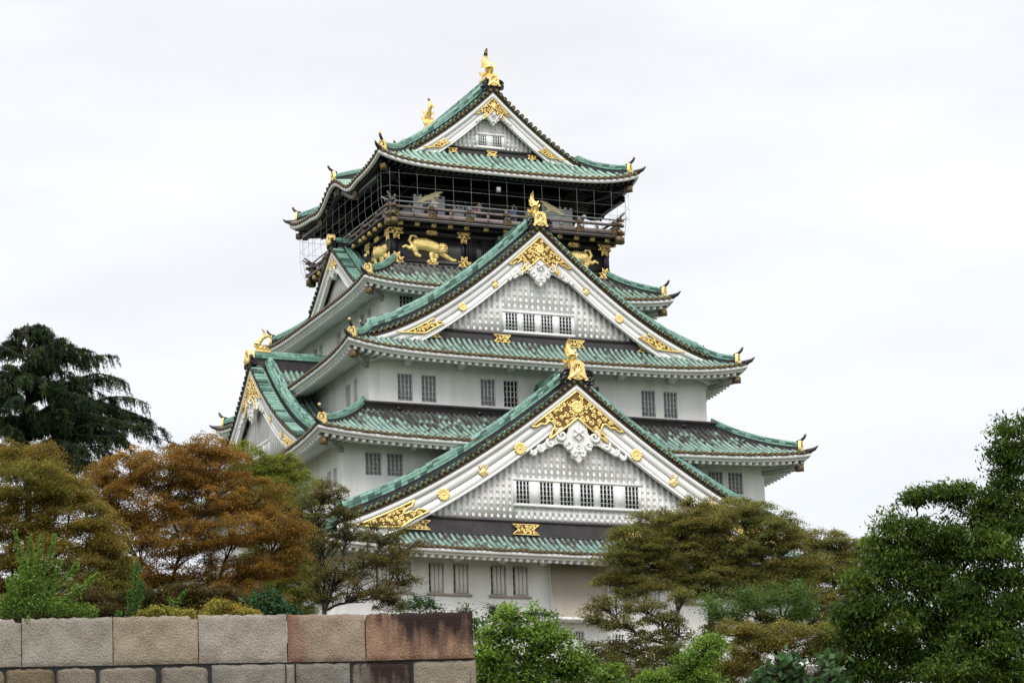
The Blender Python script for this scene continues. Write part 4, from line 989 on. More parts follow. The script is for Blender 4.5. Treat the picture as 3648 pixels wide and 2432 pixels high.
# ---- visitors on the gallery
def skinned(name, verts, edges, mat, parent, sub=1):
    me = bpy.data.meshes.new(name); me.from_pydata([v[:3] for v in verts], edges, []); me.materials.append(mat)
    o = bpy.data.objects.new(name, me); S.collection.objects.link(o); o.parent = parent
    sk = o.modifiers.new('skin', 'SKIN'); sk.use_smooth_shade = True
    for d, v in zip(me.skin_vertices[0].data, verts): d.radius = (v[3], v[4] if len(v) > 4 else v[3])
    me.skin_vertices[0].data[0].use_root = True
    if sub: ss = o.modifiers.new('sub', 'SUBSURF'); ss.levels = sub; ss.render_levels = sub
    return o
M['skin'] = simple('skin', (.50, .31, .22), .6, var=.05); M['hair'] = simple('black_hair', (.015, .012, .01), .5, var=.2)
def person(label, x, y, h, rz, shirt, trousers, arms):
    root = tag(empty('person', (x, y, 39.13)), label, 'person', 'visitors on the gallery'); root.rotation_euler.z = math.radians(rz); k = h/1.7
    sm = simple('shirt_cloth', shirt, .8, var=.1); tm_ = simple('trouser_cloth', trousers, .8, var=.1)
    V_ = [(0, 0, .92, .12, .10), (0, 0, 1.15, .115, .09), (0, 0, 1.36, .14, .09), (0, 0, 1.46, .06, .055), (0, -.01, 1.53, .06, .07), (0, -.015, 1.60, .078, .092), (0, -.01, 1.67, .05, .06)]
    E_ = [(0, 1), (1, 2), (2, 3), (3, 4), (4, 5), (5, 6)]
    def chain(pts, frm):
        j = frm
        for p in pts: V_.append(p); E_.append((j, len(V_)-1)); j = len(V_)-1
        return j
    hands = []
    for sg, a in zip((-1, 1), arms):
        sh, el, wr_ = (sg*.19, 0, 1.38), (sg*a[0][0], a[0][1], a[0][2]), (sg*a[1][0], a[1][1], a[1][2])
        j = chain([(*sh, .052), (*el, .04), (*wr_, .028)], 2)
        d = np.array(wr_)-np.array(el); d = d/np.linalg.norm(d); pm = np.array(wr_)+d*.06; e = np.cross(d, [0, 1, .3]); e /= np.linalg.norm(e)
        j = chain([(*pm, .034, .02)], j)
        for q, l in ((-.03, .07), (-.01, .085), (.01, .08), (.03, .065)): chain([(*(pm+e*q+d*.035), .009), (*(pm+e*q+d*l-np.array([0, 0, .01])), .008)], j)
        chain([(*(pm+e*.05*sg-d*.01), .010), (*(pm+e*.065*sg+d*.03), .009)], j)
    for sg in (-1, 1): chain([(sg*.095, 0, .86, .085), (sg*.1, -.01, .48, .058), (sg*.1, .02, .09, .04), (sg*.1, -.10, .04, .038)], 0)
    body = skinned('body', [tuple(np.array(v[:3])*k)+tuple(np.array(v[3:])*k) for v in V_], E_, M['skin'], root)
    f = lambda vs: [tuple(np.array(v[:3])*k)+tuple(np.array(v[3:])*k) for v in vs]
    sv = [(0, 0, .9, .155, .12), (0, 0, 1.15, .145, .115), (0, 0, 1.37, .165, .115), (0, 0, 1.43, .08, .07)]; se = [(0, 1), (1, 2), (2, 3)]
    for sg, a in zip((-1, 1), arms):
        sv += [(sg*.2, 0, 1.38, .072), (sg*(.2+(a[0][0]-.2)*.75), a[0][1]*.75, 1.38+(a[0][2]-1.38)*.75, .06)]; se += [(2, len(sv)-2), (len(sv)-2, len(sv)-1)]
    skinned('shirt', f(sv), se, sm, root)
    tv = [(0, 0, .93, .14, .115)]; te = []
    for sg in (-1, 1): tv += [(sg*.095, 0, .84, .10), (sg*.1, 0, .48, .078), (sg*.1, .02, .12, .065)]; n = len(tv); te += [(0, n-3), (n-3, n-2), (n-2, n-1)]
    skinned('trousers', f(tv), te, tm_, root)
    skinned('hair', f([(0, .03, 1.60, .085, .085), (0, .015, 1.66, .088, .085), (0, -.01, 1.71, .05, .05)]), [(0, 1), (1, 2)], M['hair'], root)
    return root
dn = ((.26, .02, 1.12), (.27, -.08, .88)); cam_ = ((.26, -.12, 1.15), (.07, -.28, 1.42)); up_ = ((.30, -.12, 1.42), (.12, -.22, 1.62))
def px_on_y(px, py, Y): v = ray(px/1.55102, py/1.55102); return (CAM+v*((Y-CAM[1])/v[1]))[0]
person('dark-haired visitor in a white shirt by the left gold crane', px_on_y(1550, 722, -6.45), -6.45, 1.52, 10, (.75, .76, .8), (.05, .05, .07), (dn, dn))
person('small dark-haired visitor just left of the one in white', px_on_y(1517, 733, -6.4), -6.4, 1.3, -60, (.04, .04, .05), (.05, .05, .06), (dn, dn))
person('visitor in a pink top lifting a camera at mid gallery', px_on_y(1705, 735, -6.35), -6.35, 1.48, 0, (.55, .30, .30), (.03, .03, .04), (cam_, cam_))
person('visitor with one arm raised and blue clothes near the middle gable', px_on_y(1826, 746, -6.35), -6.35, 1.45, -20, (.12, .18, .42), (.06, .07, .12), (dn, up_))
person('visitor in a white top next to the gold fish of the middle gable', px_on_y(1884, 746, -6.35), -6.35, 1.42, 15, (.75, .75, .76), (.1, .1, .12), (dn, dn))
vt = tag(empty('viewing_telescope', (px_on_y(2078, 795, -6.5), -6.5, 39.13)), 'grey coin viewing telescope at the right end of the gallery', 'telescope')
mb = MB(); mb.tube([(0, 0, 0), (0, 0, .05), (0, 0, .06), (0, 0, .9)], [.18, .18, .07, .06], 12); mb.build('pedestal', M['lattice'], vt, smooth=True, sharp=40)
mb = MB(); mb.tube([(0, .18, 1.0), (0, .1, 1.04), (0, -.16, 1.08), (0, -.24, 1.08)], [.09, .14, .13, .10], 12); mb.build('scope_body', M['lattice'], vt, smooth=True, sharp=40)

# ------------------------------------------------------------------ ground
M['grass'] = simple('grass_and_soil', (.07, .072, .045), .9, var=.4, scale=.4, bump=.5)
g = MB(); g.add([(-3000, -3000, -13.4), (3000, -3000, -13.4), (3000, 3000, -13.4), (-3000, 3000, -13.4)], [(0, 1, 2, 3)])
tag(g.build('ground', M['grass']), kind='structure')
WO = np.array([-39.586, -97.246, .4413]); WH = np.array([math.cos(YAW-.06), math.sin(YAW-.06), 0]); WN = np.array([-WH[1], WH[0], 0])   # right end of the rampart, along it, into the bank
def wp(u, n, z): return WO+WH*u+WN*n+np.array([0, 0, z])
g = MB(); zt = -.44                        # upper terrace (its top at height 0) with a bank on the right
A = [wp(-90, .9, zt), wp(-.5, .9, zt), wp(-1.9, 10, zt-2.6), wp(120, 10, zt-2.6), wp(120, 45, zt), wp(120, 400, zt), wp(-90, 400, zt), wp(-1.9, 45, zt)]
g.add(A, [(0, 1, 7, 6)]); g.add(A, [(2, 3, 4, 7), (7, 4, 5, 6)]); g.add(A, [(1, 2, 7)])
bt = [wp(-90, .9, -13.84), wp(-.5, .9, -13.84), wp(-1.9, 4, -13.84), wp(120, 4, -13.84)]
g.add(A[:4]+bt, [(0, 4, 5, 1), (1, 5, 6, 2), (2, 6, 7, 3)])
def groundz(p):
    u, n = (p-WO)@WH, (p-WO)@WN
    return 0.0 if u < -.3 or n > 45 else -2.6*(45-n)/35-.05
tag(g.build('terrain', M['grass']), kind='structure')

# ------------------------------------------------------------------ granite rampart in front
def granite(name, stain=0):
    m, t, b = newmat(name)
    tc = N(t, 'ShaderNodeTexCoord'); at_ = N(t, 'ShaderNodeAttribute'); at_.attribute_name = 'tint'
    n1 = N(t, 'ShaderNodeTexNoise'); n1.inputs['Scale'].default_value = 26; n1.inputs['Detail'].default_value = 5; n1.inputs['Roughness'].default_value = .75; L(t, tc.outputs['Object'], n1.inputs['Vector'])
    r1 = ramp(t, [(.32, (.62, .6, .59)), (.5, (1.0, 1.0, 1.0)), (.68, (1.3, 1.28, 1.26))]); L(t, n1.outputs[0], r1.inputs[0])
    n2 = N(t, 'ShaderNodeTexNoise'); n2.inputs['Scale'].default_value = 1.6; n2.inputs['Detail'].default_value = 5; L(t, tc.outputs['Object'], n2.inputs['Vector'])
    r2 = ramp(t, [(.3, (.78, .74, .70)), (.65, (1.08, 1.06, 1.05))]); L(t, n2.outputs[0], r2.inputs[0])
    def mul_(a, c):
        x = N(t, 'ShaderNodeMix', data_type='RGBA', blend_type='MULTIPLY'); x.inputs[0].default_value = 1; L(t, a, x.inputs[6]); L(t, c, x.inputs[7]); return x.outputs[2]
    col = mul_(mul_(at_.outputs['Color'], r1.outputs[0]), r2.outputs[0])
    if stain:
        uv = N(t, 'ShaderNodeUVMap'); uv.uv_map = 'UVMap'; sp = N(t, 'ShaderNodeSeparateXYZ'); L(t, uv.outputs[0], sp.inputs[0])
        mp = N(t, 'ShaderNodeMapping'); mp.inputs['Scale'].default_value = (5.5, .55, 1); L(t, uv.outputs[0], mp.inputs[0])
        n3 = N(t, 'ShaderNodeTexNoise'); n3.inputs['Scale'].default_value = 1.5; n3.inputs['Detail'].default_value = 6; n3.inputs['Roughness'].default_value = .6; L(t, mp.outputs[0], n3.inputs['Vector'])
        if stain == 1:                 # rain-washed dark streaks from the top edge
            md = N(t, 'ShaderNodeMapRange'); L(t, sp.outputs[0], md.inputs[0]); md.inputs[1].default_value = .05; md.inputs[2].default_value = .4; md.inputs[3].default_value = -.28; md.inputs[4].default_value = .02
            a = N(t, 'ShaderNodeMath', operation='MULTIPLY_ADD'); L(t, sp.outputs[1], a.inputs[0]); a.inputs[1].default_value = .42; L(t, n3.outputs[0], a.inputs[2])
            a2 = N(t, 'ShaderNodeMath', operation='ADD'); L(t, a.outputs[0], a2.inputs[0]); L(t, md.outputs[0], a2.inputs[1])
            r3 = N(t, 'ShaderNodeMapRange'); L(t, a2.outputs[0], r3.inputs[0]); r3.inputs[1].default_value = .50; r3.inputs[2].default_value = .84; dk = (.03, .017, .015)
        else:                          # rusty edge on the left
            a = N(t, 'ShaderNodeMath', operation='MULTIPLY_ADD'); L(t, sp.outputs[0], a.inputs[0]); a.inputs[1].default_value = -1.5; L(t, n3.outputs[0], a.inputs[2])
            r3 = N(t, 'ShaderNodeMapRange'); L(t, a.outputs[0], r3.inputs[0]); r3.inputs[1].default_value = -.05; r3.inputs[2].default_value = .5; dk = (.20, .10, .068)
        x = N(t, 'ShaderNodeMix', data_type='RGBA'); L(t, r3.outputs[0], x.inputs[0]); L(t, col, x.inputs[6]); x.inputs[7].default_value = (*dk, 1); col = x.outputs[2]
    L(t, col, b.inputs['Base Color']); b.inputs['Roughness'].default_value = .85; b.inputs['Specular IOR Level'].default_value = .25
    v = N(t, 'ShaderNodeTexVoronoi'); v.inputs['Scale'].default_value = 19; L(t, tc.outputs['Object'], v.inputs['Vector'])
    n4 = N(t, 'ShaderNodeTexNoise'); n4.inputs['Scale'].default_value = 24; n4.inputs['Detail'].default_value = 6; L(t, tc.outputs['Object'], n4.inputs['Vector'])
    ad = N(t, 'ShaderNodeMath', operation='ADD'); L(t, v.outputs['Distance'], ad.inputs[0]); L(t, n4.outputs[0], ad.inputs[1])
    bp = N(t, 'ShaderNodeBump'); bp.inputs['Strength'].default_value = .45; bp.inputs['Distance'].default_value = .03; L(t, ad.outputs[0], bp.inputs['Height']); L(t, bp.outputs[0], b.inputs['Normal'])
    return m
M['granite'] = granite('rough_granite'); M['granite_dark'] = granite('dark_streaked_granite', 1); M['granite_rust'] = granite('rust_edged_granite', 2)
rampart = tag(empty('stone_wall', tuple(wp(-6, 0, -13.84))), 'granite rampart wall of large cut blocks along the bottom left', 'wall')
rinv = -np.array(rampart.location)
def block(name, u0, u1, tl, tr, bl, br, tint, mat, label=None, rnd=.03, notch=None, seed=0, proud=0.0):
    nu, nv = max(8, int((u1-u0)/.07)), 16
    g_ = np.random.default_rng(seed); ph = g_.uniform(0, 6, 8)
    U = np.linspace(0, 1, nu); V_ = np.linspace(0, 1, nv)
    u = u0+(u1-u0)*U[:, None]+0*V_[None]; top = tl+(tr-tl)*U; bot = bl+(br-bl)*U
    if notch: top = np.where((u[:, 0] > notch[0]) & (u[:, 0] < notch[1]), top-notch[2], top)
    top = top+.011*np.sin(u[:, 0]*9+ph[0])+.009*np.sin(u[:, 0]*23+ph[1])+.006*np.sin(u[:, 0]*61+ph[2])
    z = bot[:, None]+(top-bot)[:, None]*V_[None]
    if rnd > .05:                      # boulders with rounded outline
        eu, ev = np.abs(2*U-1), np.abs(2*V_-1)
        k = rnd; cu = .5*(u0+u1); cz = .5*(z[:, :1]+z[:, -1:])
        u = cu+(u-cu)*(1-k*ev[None]**5/(u1-u0)*1.3); z = cz+(z-cz)*(1-k*1.2*eu[:, None]**6)
    du = np.minimum(u-u.min(), u.max()-u); dz = np.minimum(z-z[:, :1], z[:, -1:]-z)
    e = np.minimum(du, dz); r = rnd
    n = np.where(e < r, r-np.sqrt(np.maximum(r*r-(r-e)**2, 0)), 0)-proud
    n += .012*np.sin(u*7+ph[2])*np.sin(z*8+ph[3])+.008*np.sin(u*19+ph[4]+z*5)*np.sin(z*17+ph[5])
    n += -z*.06                        # batter
    P = WO+rinv+u[..., None]*WH+n[..., None]*WN+z[..., None]*np.array([0, 0, 1.0])
    uv = np.stack([np.broadcast_to(U[:, None], u.shape), np.broadcast_to(V_[None], u.shape)], -1).reshape(-1, 2)
    mb = MB(); tn = np.tile(np.array(tint), (u.size, 1))
    mb.grid(P, 0, uv, tn)
    Bk = P+(WN-.14*WH)*1.5
    for a_, b_, w in ((P[:, -1], Bk[:, -1], 1), (P[:, 0], Bk[:, 0], 0), (P[0], Bk[0], 0), (P[-1], Bk[-1], 0)):
        G_ = np.stack([a_, b_]); mb.grid(G_, 0, np.tile([.5, .9*w], (G_.shape[0]*G_.shape[1], 1)), np.tile(np.array(tint), (G_.shape[0]*G_.shape[1], 1)))
    o = mb.build(name, mat, rampart, smooth=True, sharp=50)
    if label: o['label'] = label
    return o
gy, tn_, pk = (.31, .29, .26), (.31, .265, .205), (.29, .185, .13)
block('coping_stone', -14.6, -11.19, .34, .295, -.82, -.88, (.30, .28, .25), M['granite'], seed=1, notch=(-11.36, -11.1, .10))
block('coping_stone', -11.17, -8.91, .295, .24, -.88, -.94, gy, M['granite'], 'pale grey granite coping block', seed=2)
block('coping_stone', -8.89, -6.79, .245, .195, -.94, -.98, tn_, M['granite'], 'tan granite coping block with a notched corner', seed=3, notch=(-6.94, -6.7, .10))
block('coping_stone', -6.77, -4.59, .205, .125, -.98, -1.04, (.32, .295, .26), M['granite'], seed=4)
block('coping_stone', -4.57, -2.66, .12, .06, -1.04, -1.09, (.30, .245, .195), M['granite_rust'], 'coping block with a rust-red edge', seed=5)
block('coping_stone', -2.63, 0.0, .045, 0.0, -1.09, -1.13, pk, M['granite_dark'], 'reddish coping block streaked dark from the top', seed=6, proud=.05)
row = [(-14.0, -11.63, .2, .13, .1), (-11.58, -10.37, .15, .09, .1), (-10.32, -9.34, .19, .155, .1), (-9.27, -7.84, .22, .185, .12), (-7.74, -6.56, .20, .175, .13), (-6.46, -4.65, .21, .2, .05), (-4.62, -4.42, .24, .22, .04), (-4.38, -3.06, .2, .19, .05), (-2.99, -1.56, .18, .15, .06), (-1.49, .03, .24, .185, .05)]
for k, (u0, u1, c0, c1, rd) in enumerate(row):
    zt_ = np.interp([u0, u1], [-14.6, -11.2, -8.9, -6.8, -4.6, -2.65, 0], [-.82, -.88, -.94, -.98, -1.04, -1.09, -1.13])-.045
    block('wall_stone', u0, u1, zt_[0], zt_[1], zt_[0]-(.62 if rd > .09 else 1.1), zt_[1]-(.6 if rd > .09 else 1.1), (c0, (c0+c1)/2, c1*.9), M['granite_dark'] if k == 8 else M['granite'], rnd=rd, seed=20+k)
mb = MB()
mb.grid(np.array([[wp(-90, .08+.07*z, -z)+rinv, wp(-14.62, .08+.07*z, -z)+rinv] for z in (-.30, 13.5)])+0, 0)
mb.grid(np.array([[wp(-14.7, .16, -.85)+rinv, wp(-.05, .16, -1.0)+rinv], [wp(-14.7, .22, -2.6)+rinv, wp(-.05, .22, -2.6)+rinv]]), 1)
mb.grid(np.array([[wp(-14.7, -.1, -1.9)+rinv, wp(0, -.1, -2.25)+rinv], [wp(-14.7, -2.2, -13.84)+rinv, wp(-.02, -2.2, -13.84)+rinv]]), 0)
mb.grid(np.array([[wp(-.1, .3, -.3)+rinv, wp(-1.7, 9.8, -.5)+rinv], [wp(-.06, -2.2, -13.84)+rinv, wp(-1.7, 9.8, -13.84)+rinv]]), 0)
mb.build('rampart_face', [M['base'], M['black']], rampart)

# ------------------------------------------------------------------ trees
def leafmat(name, trans=.3, rough=.55):
    m, t, b = newmat(name); o = [n for n in t.nodes if n.type == 'OUTPUT_MATERIAL'][0]
    a = N(t, 'ShaderNodeAttribute'); a.attribute_name = 'tint'; L(t, a.outputs['Color'], b.inputs['Base Color'])
    b.inputs['Roughness'].default_value = rough; b.inputs['Specular IOR Level'].default_value = .12
    tr = N(t, 'ShaderNodeBsdfTranslucent'); mx = N(t, 'ShaderNodeMixShader'); mx.inputs[0].default_value = trans
    g_ = N(t, 'ShaderNodeMix', data_type='RGBA', blend_type='MULTIPLY'); g_.inputs[0].default_value = 1; L(t, a.outputs['Color'], g_.inputs[6]); g_.inputs[7].default_value = (1.5, 1.5, 1.0, 1)
    L(t, g_.outputs[2], tr.inputs[0]); L(t, b.outputs[0], mx.inputs[1]); L(t, tr.outputs[0], mx.inputs[2]); L(t, mx.outputs[0], o.inputs[0])
    return m
M['leaf'] = leafmat('leaf'); M['needle'] = leafmat('needle', .12)
M['bark'] = simple('dark_bark', (.028, .022, .018), .9, var=.4, scale=6, bump=.5)

def leafquads(mb, C, size, tint, g_, long=1.0, droop=0.0, up=.6, wid=.5):
    n = len(C)
    nr = g_.normal(size=(n, 3)); nr[:, 2] = np.abs(nr[:, 2])+up; nr /= np.linalg.norm(nr, axis=1)[:, None]
    a = g_.normal(size=(n, 3)); a[:, 2] -= droop*2.2; a -= nr*np.sum(a*nr, 1)[:, None]; a /= np.linalg.norm(a, axis=1)[:, None]+1e-9
    b = np.cross(nr, a); s = size*g_.uniform(.65, 1.25, n)[:, None]
    l, w = s*long, s*wid
    P = np.stack([C-a*l*.5, C+b*w*.5+a*l*.05-nr*l*.05, C+a*l*.5-nr*l*.12, C-b*w*.5+a*l*.05-nr*l*.05], 1).reshape(-1, 3)
    mb.add(P, np.arange(4*n).reshape(n, 4), 0, None, np.repeat(tint, 4, 0))

def curve(p0, p1, g_, n=6, sag=.0, wob=.08):
    p0, p1 = np.asarray(p0, float), np.asarray(p1, float); t = np.linspace(0, 1, n)[:, None]; l = np.linalg.norm(p1-p0)
    P = p0+(p1-p0)*t; P[:, 2] += sag*l*(4*t*(1-t))[:, 0]
    w = g_.normal(size=(n, 3))*wob*l/n; w[0] = w[-1] = 0
    return P+np.cumsum(w, 0)*(4*t*(1-t))

def tree(name, label, cat, D, base, fork, lobes, cols, leaf=.068, lai=2.6, rc=.34, flat=.42, seed=0, trunk_r=.16, group=None, droop=0.0, long=1.0, wid=.5, depth=.8, twig=.012, zb=0.0, shell=.35, subs=26, mat='leaf', up=.6, grow=1.0):
    """lobes: (px, py, rx, ry) of the crown's masses as seen, turned into ellipsoids at distance D"""
    g_ = np.random.default_rng(100+seed); k = px2m(D)
    rt = _R0*0+np.array([math.cos(YAW), math.sin(YAW), 0]); fw = np.array([-rt[1], rt[0], 0])
    b0 = at(base[0], 1300, D); b0[2] = groundz(b0); root = tag(empty(name, tuple(b0)), label, cat, group)
    wood, crown = MB(), MB()
    fk = at(fork[0], fork[1], D)
    tp = curve(b0, fk, g_, 8, 0, .05); tr = np.linspace(trunk_r*1.1, trunk_r*.6, 8); wood.tube(tp-b0, tr, 8)
    cols = np.array(cols, float)
    nodes = [(fk, 0.0, 1.0)]
    for (px, py, rx, ry, *o) in sorted(lobes, key=lambda l: math.hypot(l[0]-fork[0], l[1]-fork[1])):
        off = o[0] if o else g_.uniform(-.5, .5)*depth*rx*k*1.2
        rx, ry = rx*grow, ry*grow
        c = at(px, py, D)+fw*off; a, b_, dd = rx*k, ry*k, max(rx, ry)*k*depth
        # limb
        tgt = c+np.array([0, 0, -.25*b_])
        j0, cl_, dc = min(nodes, key=lambda n_: np.linalg.norm(tgt-n_[0])+.55*n_[1]+(.5 if n_[0][2] > tgt[2]+.2 else 0))
        lb = curve(j0, tgt, g_, 9, -.05, .22); lr = np.linspace(trunk_r*.42*dc, trunk_r*.42*dc*.55, 9); nodes.append((tgt, cl_+np.linalg.norm(tgt-j0), dc*.62)); wood.tube(lb-b0, lr, 5)
        nl = int(2.3*lai*math.pi*a*b_/(leaf*leaf*long*wid*.55)); ncl = max(7, int(2.0*lai*math.pi*a*b_/(rc*rc*2.0)))
        q = g_.normal(size=(ncl, 3)); q /= np.linalg.norm(q, axis=1)[:, None]; q *= (shell+(1-shell)*g_.random(ncl)**.5)[:, None]
        low = q[:, 2] < -.35; q[low, 2] *= .55
        cc = c+rt*q[:, :1]*a+fw*q[:, 1:2]*dd+np.array([0, 0, 1.0])*q[:, 2:3]*b_
        base_c = cols[g_.integers(0, len(cols), 1)[0]]
        tint_c = (.45*base_c+.55*cols[g_.integers(0, len(cols), ncl)])*g_.uniform(.62, 1.35, ncl)[:, None]
        per = g_.multinomial(nl, np.full(ncl, 1/ncl)*1.0)
        ids = np.repeat(np.arange(ncl), per)
        rr = rc*g_.uniform(.6, 1.3, ncl)[ids]
        off3 = g_.normal(size=(nl, 3))*np.c_[rr*.5, rr*.5, rr*.5*flat]
        off3[:, 2] -= .35*np.hypot(off3[:, 0], off3[:, 1])*(flat < .9)
        pos = cc[ids]+off3
        leafquads(crown, pos-b0, leaf, (.72*tint_c[ids]+.28*cols[g_.integers(0, len(cols), nl)])*g_.uniform(.8, 1.2, nl)[:, None], g_, long, droop, up, wid)
        for i in g_.permutation(ncl)[:subs]:
            s_ = lb[g_.integers(4, 9)]; sb = curve(s_, cc[i], g_, 5, .04, .2); wood.tube(sb-b0, np.linspace(twig*1.9, twig*.7, 5), 4, cap=False)
            for _ in range(2):
                e = cc[i]+g_.normal(size=3)*rc*np.array([.7, .7, .35]); wood.tube(curve(sb[3], e, g_, 3)-b0, np.linspace(twig*.9, twig*.45, 3), 3, cap=False)
    wood.build('trunk', M['bark'], root, smooth=True); crown.build('crown', M[mat], root)
    return root

TB = 'brown-leaved trees behind the rampart'
tree('maple_tree', 'rust-brown maple with spreading dark limbs, between the dark cedar and the castle', 'tree', 105, (375, 1500), (385, 1345),
     [(480, 1030, 52, 38), (470, 1075, 95, 55), (385, 1085, 95, 60), (285, 1075, 80, 52), (240, 1125, 55, 50), (335, 1165, 105, 52), (470, 1150, 100, 50), (585, 1140, 80, 52), (640, 1215, 62, 52), (540, 1225, 95, 48), (415, 1245, 100, 50), (295, 1225, 80, 50), (620, 1300, 66, 44), (500, 1310, 90, 44), (360, 1310, 80, 46), (560, 1375, 95, 38), (430, 1385, 90, 36), (300, 1330, 60, 50), (665, 1275, 40, 40)],
     [(.28, .145, .036), (.225, .13, .033), (.30, .17, .042), (.19, .155, .04)], grow=1.08, seed=1, trunk_r=.2, lai=2.6, subs=16)
tree('maple_tree', 'olive-brown maple filling the left edge under the dark cedar', 'tree', 96, (70, 1520), (85, 1370),
     [(25, 1050, 60, 48), (95, 1065, 52, 52), (60, 1125, 105, 55), (155, 1135, 55, 48), (160, 1195, 95, 55), (35, 1205, 85, 58), (225, 1245, 66, 52), (120, 1285, 105, 55), (245, 1310, 60, 50), (25, 1320, 80, 58), (150, 1365, 105, 48), (275, 1360, 40, 44), (40, 1395, 80, 40)],
     [(.215, .155, .036), (.18, .16, .036), (.235, .15, .036), (.155, .165, .04)], grow=1.1, seed=2, trunk_r=.2, lai=3.4, subs=12)
tree('zelkova_tree', 'yellow-green tree against the white left gable of the castle', 'tree', 126, (640, 1500), (640, 1330),
     [(560, 1065, 48, 48), (615, 1085, 52, 46), (655, 1075, 40, 34), (690, 1135, 48, 48), (610, 1150, 60, 50), (655, 1205, 55, 50), (700, 1240, 44, 52), (620, 1260, 60, 55), (670, 1340, 60, 60), (710, 1310, 35, 40), (700, 1385, 46, 34), (640, 1395, 50, 30), (600, 1350, 50, 40)],
     [(.19, .23, .04), (.15, .20, .038), (.21, .22, .05)], grow=1.22, seed=3, lai=2.6, subs=10)
tree('zelkova_tree', 'thin olive tree with bare twigs in front of the castle corner', 'tree', 118, (725, 1540), (745, 1400),
     [(755, 1120, 42, 34), (720, 1170, 46, 40), (790, 1165, 40, 34), (735, 1235, 58, 40), (800, 1215, 40, 32), (880, 1225, 48, 28), (935, 1255, 46, 28), (860, 1285, 62, 32), (925, 1325, 44, 26), (790, 1310, 60, 40), (850, 1360, 62, 34), (740, 1355, 48, 40), (910, 1385, 50, 26)],
     [(.15, .125, .045), (.13, .12, .04), (.16, .115, .05), (.12, .135, .04)], grow=1.12, seed=4, lai=1.25, subs=34, leaf=.075, rc=.3, twig=.014)
tree('zelkova_tree', 'broad olive-brown zelkova with forked trunk before the castle gable', 'tree', 116, (1640, 1520), (1630, 1370),
     [(1678, 1163, 58, 26), (1597, 1155, 26, 16), (1503, 1192, 48, 26), (1585, 1196, 56, 28), (1722, 1182, 52, 32), (1780, 1212, 48, 32), (1822, 1246, 32, 26), (1460, 1238, 58, 30), (1539, 1250, 56, 28), (1635, 1238, 56, 28), (1700, 1263, 50, 26), (1425, 1282, 50, 24), (1503, 1295, 52, 24), (1766, 1287, 50, 24), (1447, 1323, 42, 17), (1816, 1309, 36, 22), (1565, 1325, 46, 17), (1733, 1328, 46, 18), (1640, 1290, 50, 20), (1600, 1270, 50, 26), (1690, 1300, 46, 22), (1560, 1215, 50, 30), (1640, 1200, 50, 30), (1745, 1250, 50, 30), (1480, 1265, 50, 26), (1860, 1290, 30, 20), (1400, 1330, 34, 18), (1500, 1345, 46, 20), (1600, 1355, 46, 20), (1680, 1350, 46, 22), (1770, 1335, 48, 22), (1830, 1340, 40, 22), (1800, 1300, 46, 26), (1450, 1355, 40, 16), (1720, 1375, 46, 20), (1650, 1320, 50, 24), (1570, 1300, 50, 24)],
     [(.20, .185, .052), (.18, .185, .05), (.215, .18, .056), (.145, .175, .048)], grow=1.25, seed=5, trunk_r=.19, lai=2.7, subs=24, flat=.35)
tree('zelkova_tree', 'thin olive tree low before the beige castle panel', 'tree', 106, (1545, 1620), (1540, 1480),
     [(1388, 1386, 48, 20), (1474, 1388, 46, 20), (1352, 1420, 32, 17), (1428, 1431, 50, 20), (1520, 1412, 44, 20), (1569, 1368, 36, 16), (1487, 1463, 44, 18), (1421, 1486, 60, 26), (1503, 1512, 60, 26), (1388, 1529, 46, 28), (1560, 1450, 40, 22)],
     [(.15, .14, .045), (.13, .14, .04), (.16, .13, .045), (.15, .16, .045)], grow=1.12, seed=6, lai=1.9, subs=30, leaf=.08, rc=.3)
tree('zelkova_tree', 'pale olive tree beyond the broad zelkova, at the right castle corner', 'tree', 128, (1900, 1520), (1895, 1390),
     [(1872, 1237, 34, 18), (1931, 1240, 34, 18), (1973, 1256, 25, 18), (1898, 1273, 52, 22), (1964, 1289, 36, 22), (1865, 1312, 48, 22), (1920, 1322, 36, 20), (1849, 1346, 46, 22), (1960, 1330, 36, 26), (1960, 1370, 36, 26), (1880, 1400, 46, 22), (1915, 1370, 46, 22), (1800, 1370, 40, 24)],
     [(.22, .195, .055), (.185, .185, .045), (.2, .205, .055)], grow=1.3, seed=7, lai=2.6, subs=26)
tree('ginkgo_tree', 'fresh green feathery tree below the broad zelkova', 'tree', 100, (1790, 1560), (1780, 1450),
     [(1700, 1370, 34, 16), (1845, 1390, 34, 36), (1637, 1405, 26, 36), (1733, 1392, 30, 26), (1785, 1372, 26, 24), (1830, 1360, 22, 20), (1800, 1415, 40, 24), (1680, 1420, 36, 24)],
     [(.10, .175, .045), (.085, .15, .04), (.12, .19, .045)], seed=8, lai=2.4, subs=14, flat=1.2, leaf=.075)
tree('maple_tree', 'brownish-orange low maple between the broad zelkova and the dark tree', 'tree', 95, (1800, 1640), (1790, 1540),
     [(1684, 1447, 42, 22), (1738, 1452, 46, 22), (1816, 1445, 46, 22), (1885, 1455, 46, 22), (1717, 1487, 52, 24), (1865, 1487, 52, 24), (1640, 1525, 46, 28), (1785, 1474, 48, 22), (1930, 1430, 30, 22), (1700, 1525, 50, 26), (1930, 1490, 36, 26)],
     [(.215, .175, .046), (.185, .18, .046), (.23, .175, .05), (.17, .195, .05)], grow=1.1, seed=9, lai=3.2, subs=14)
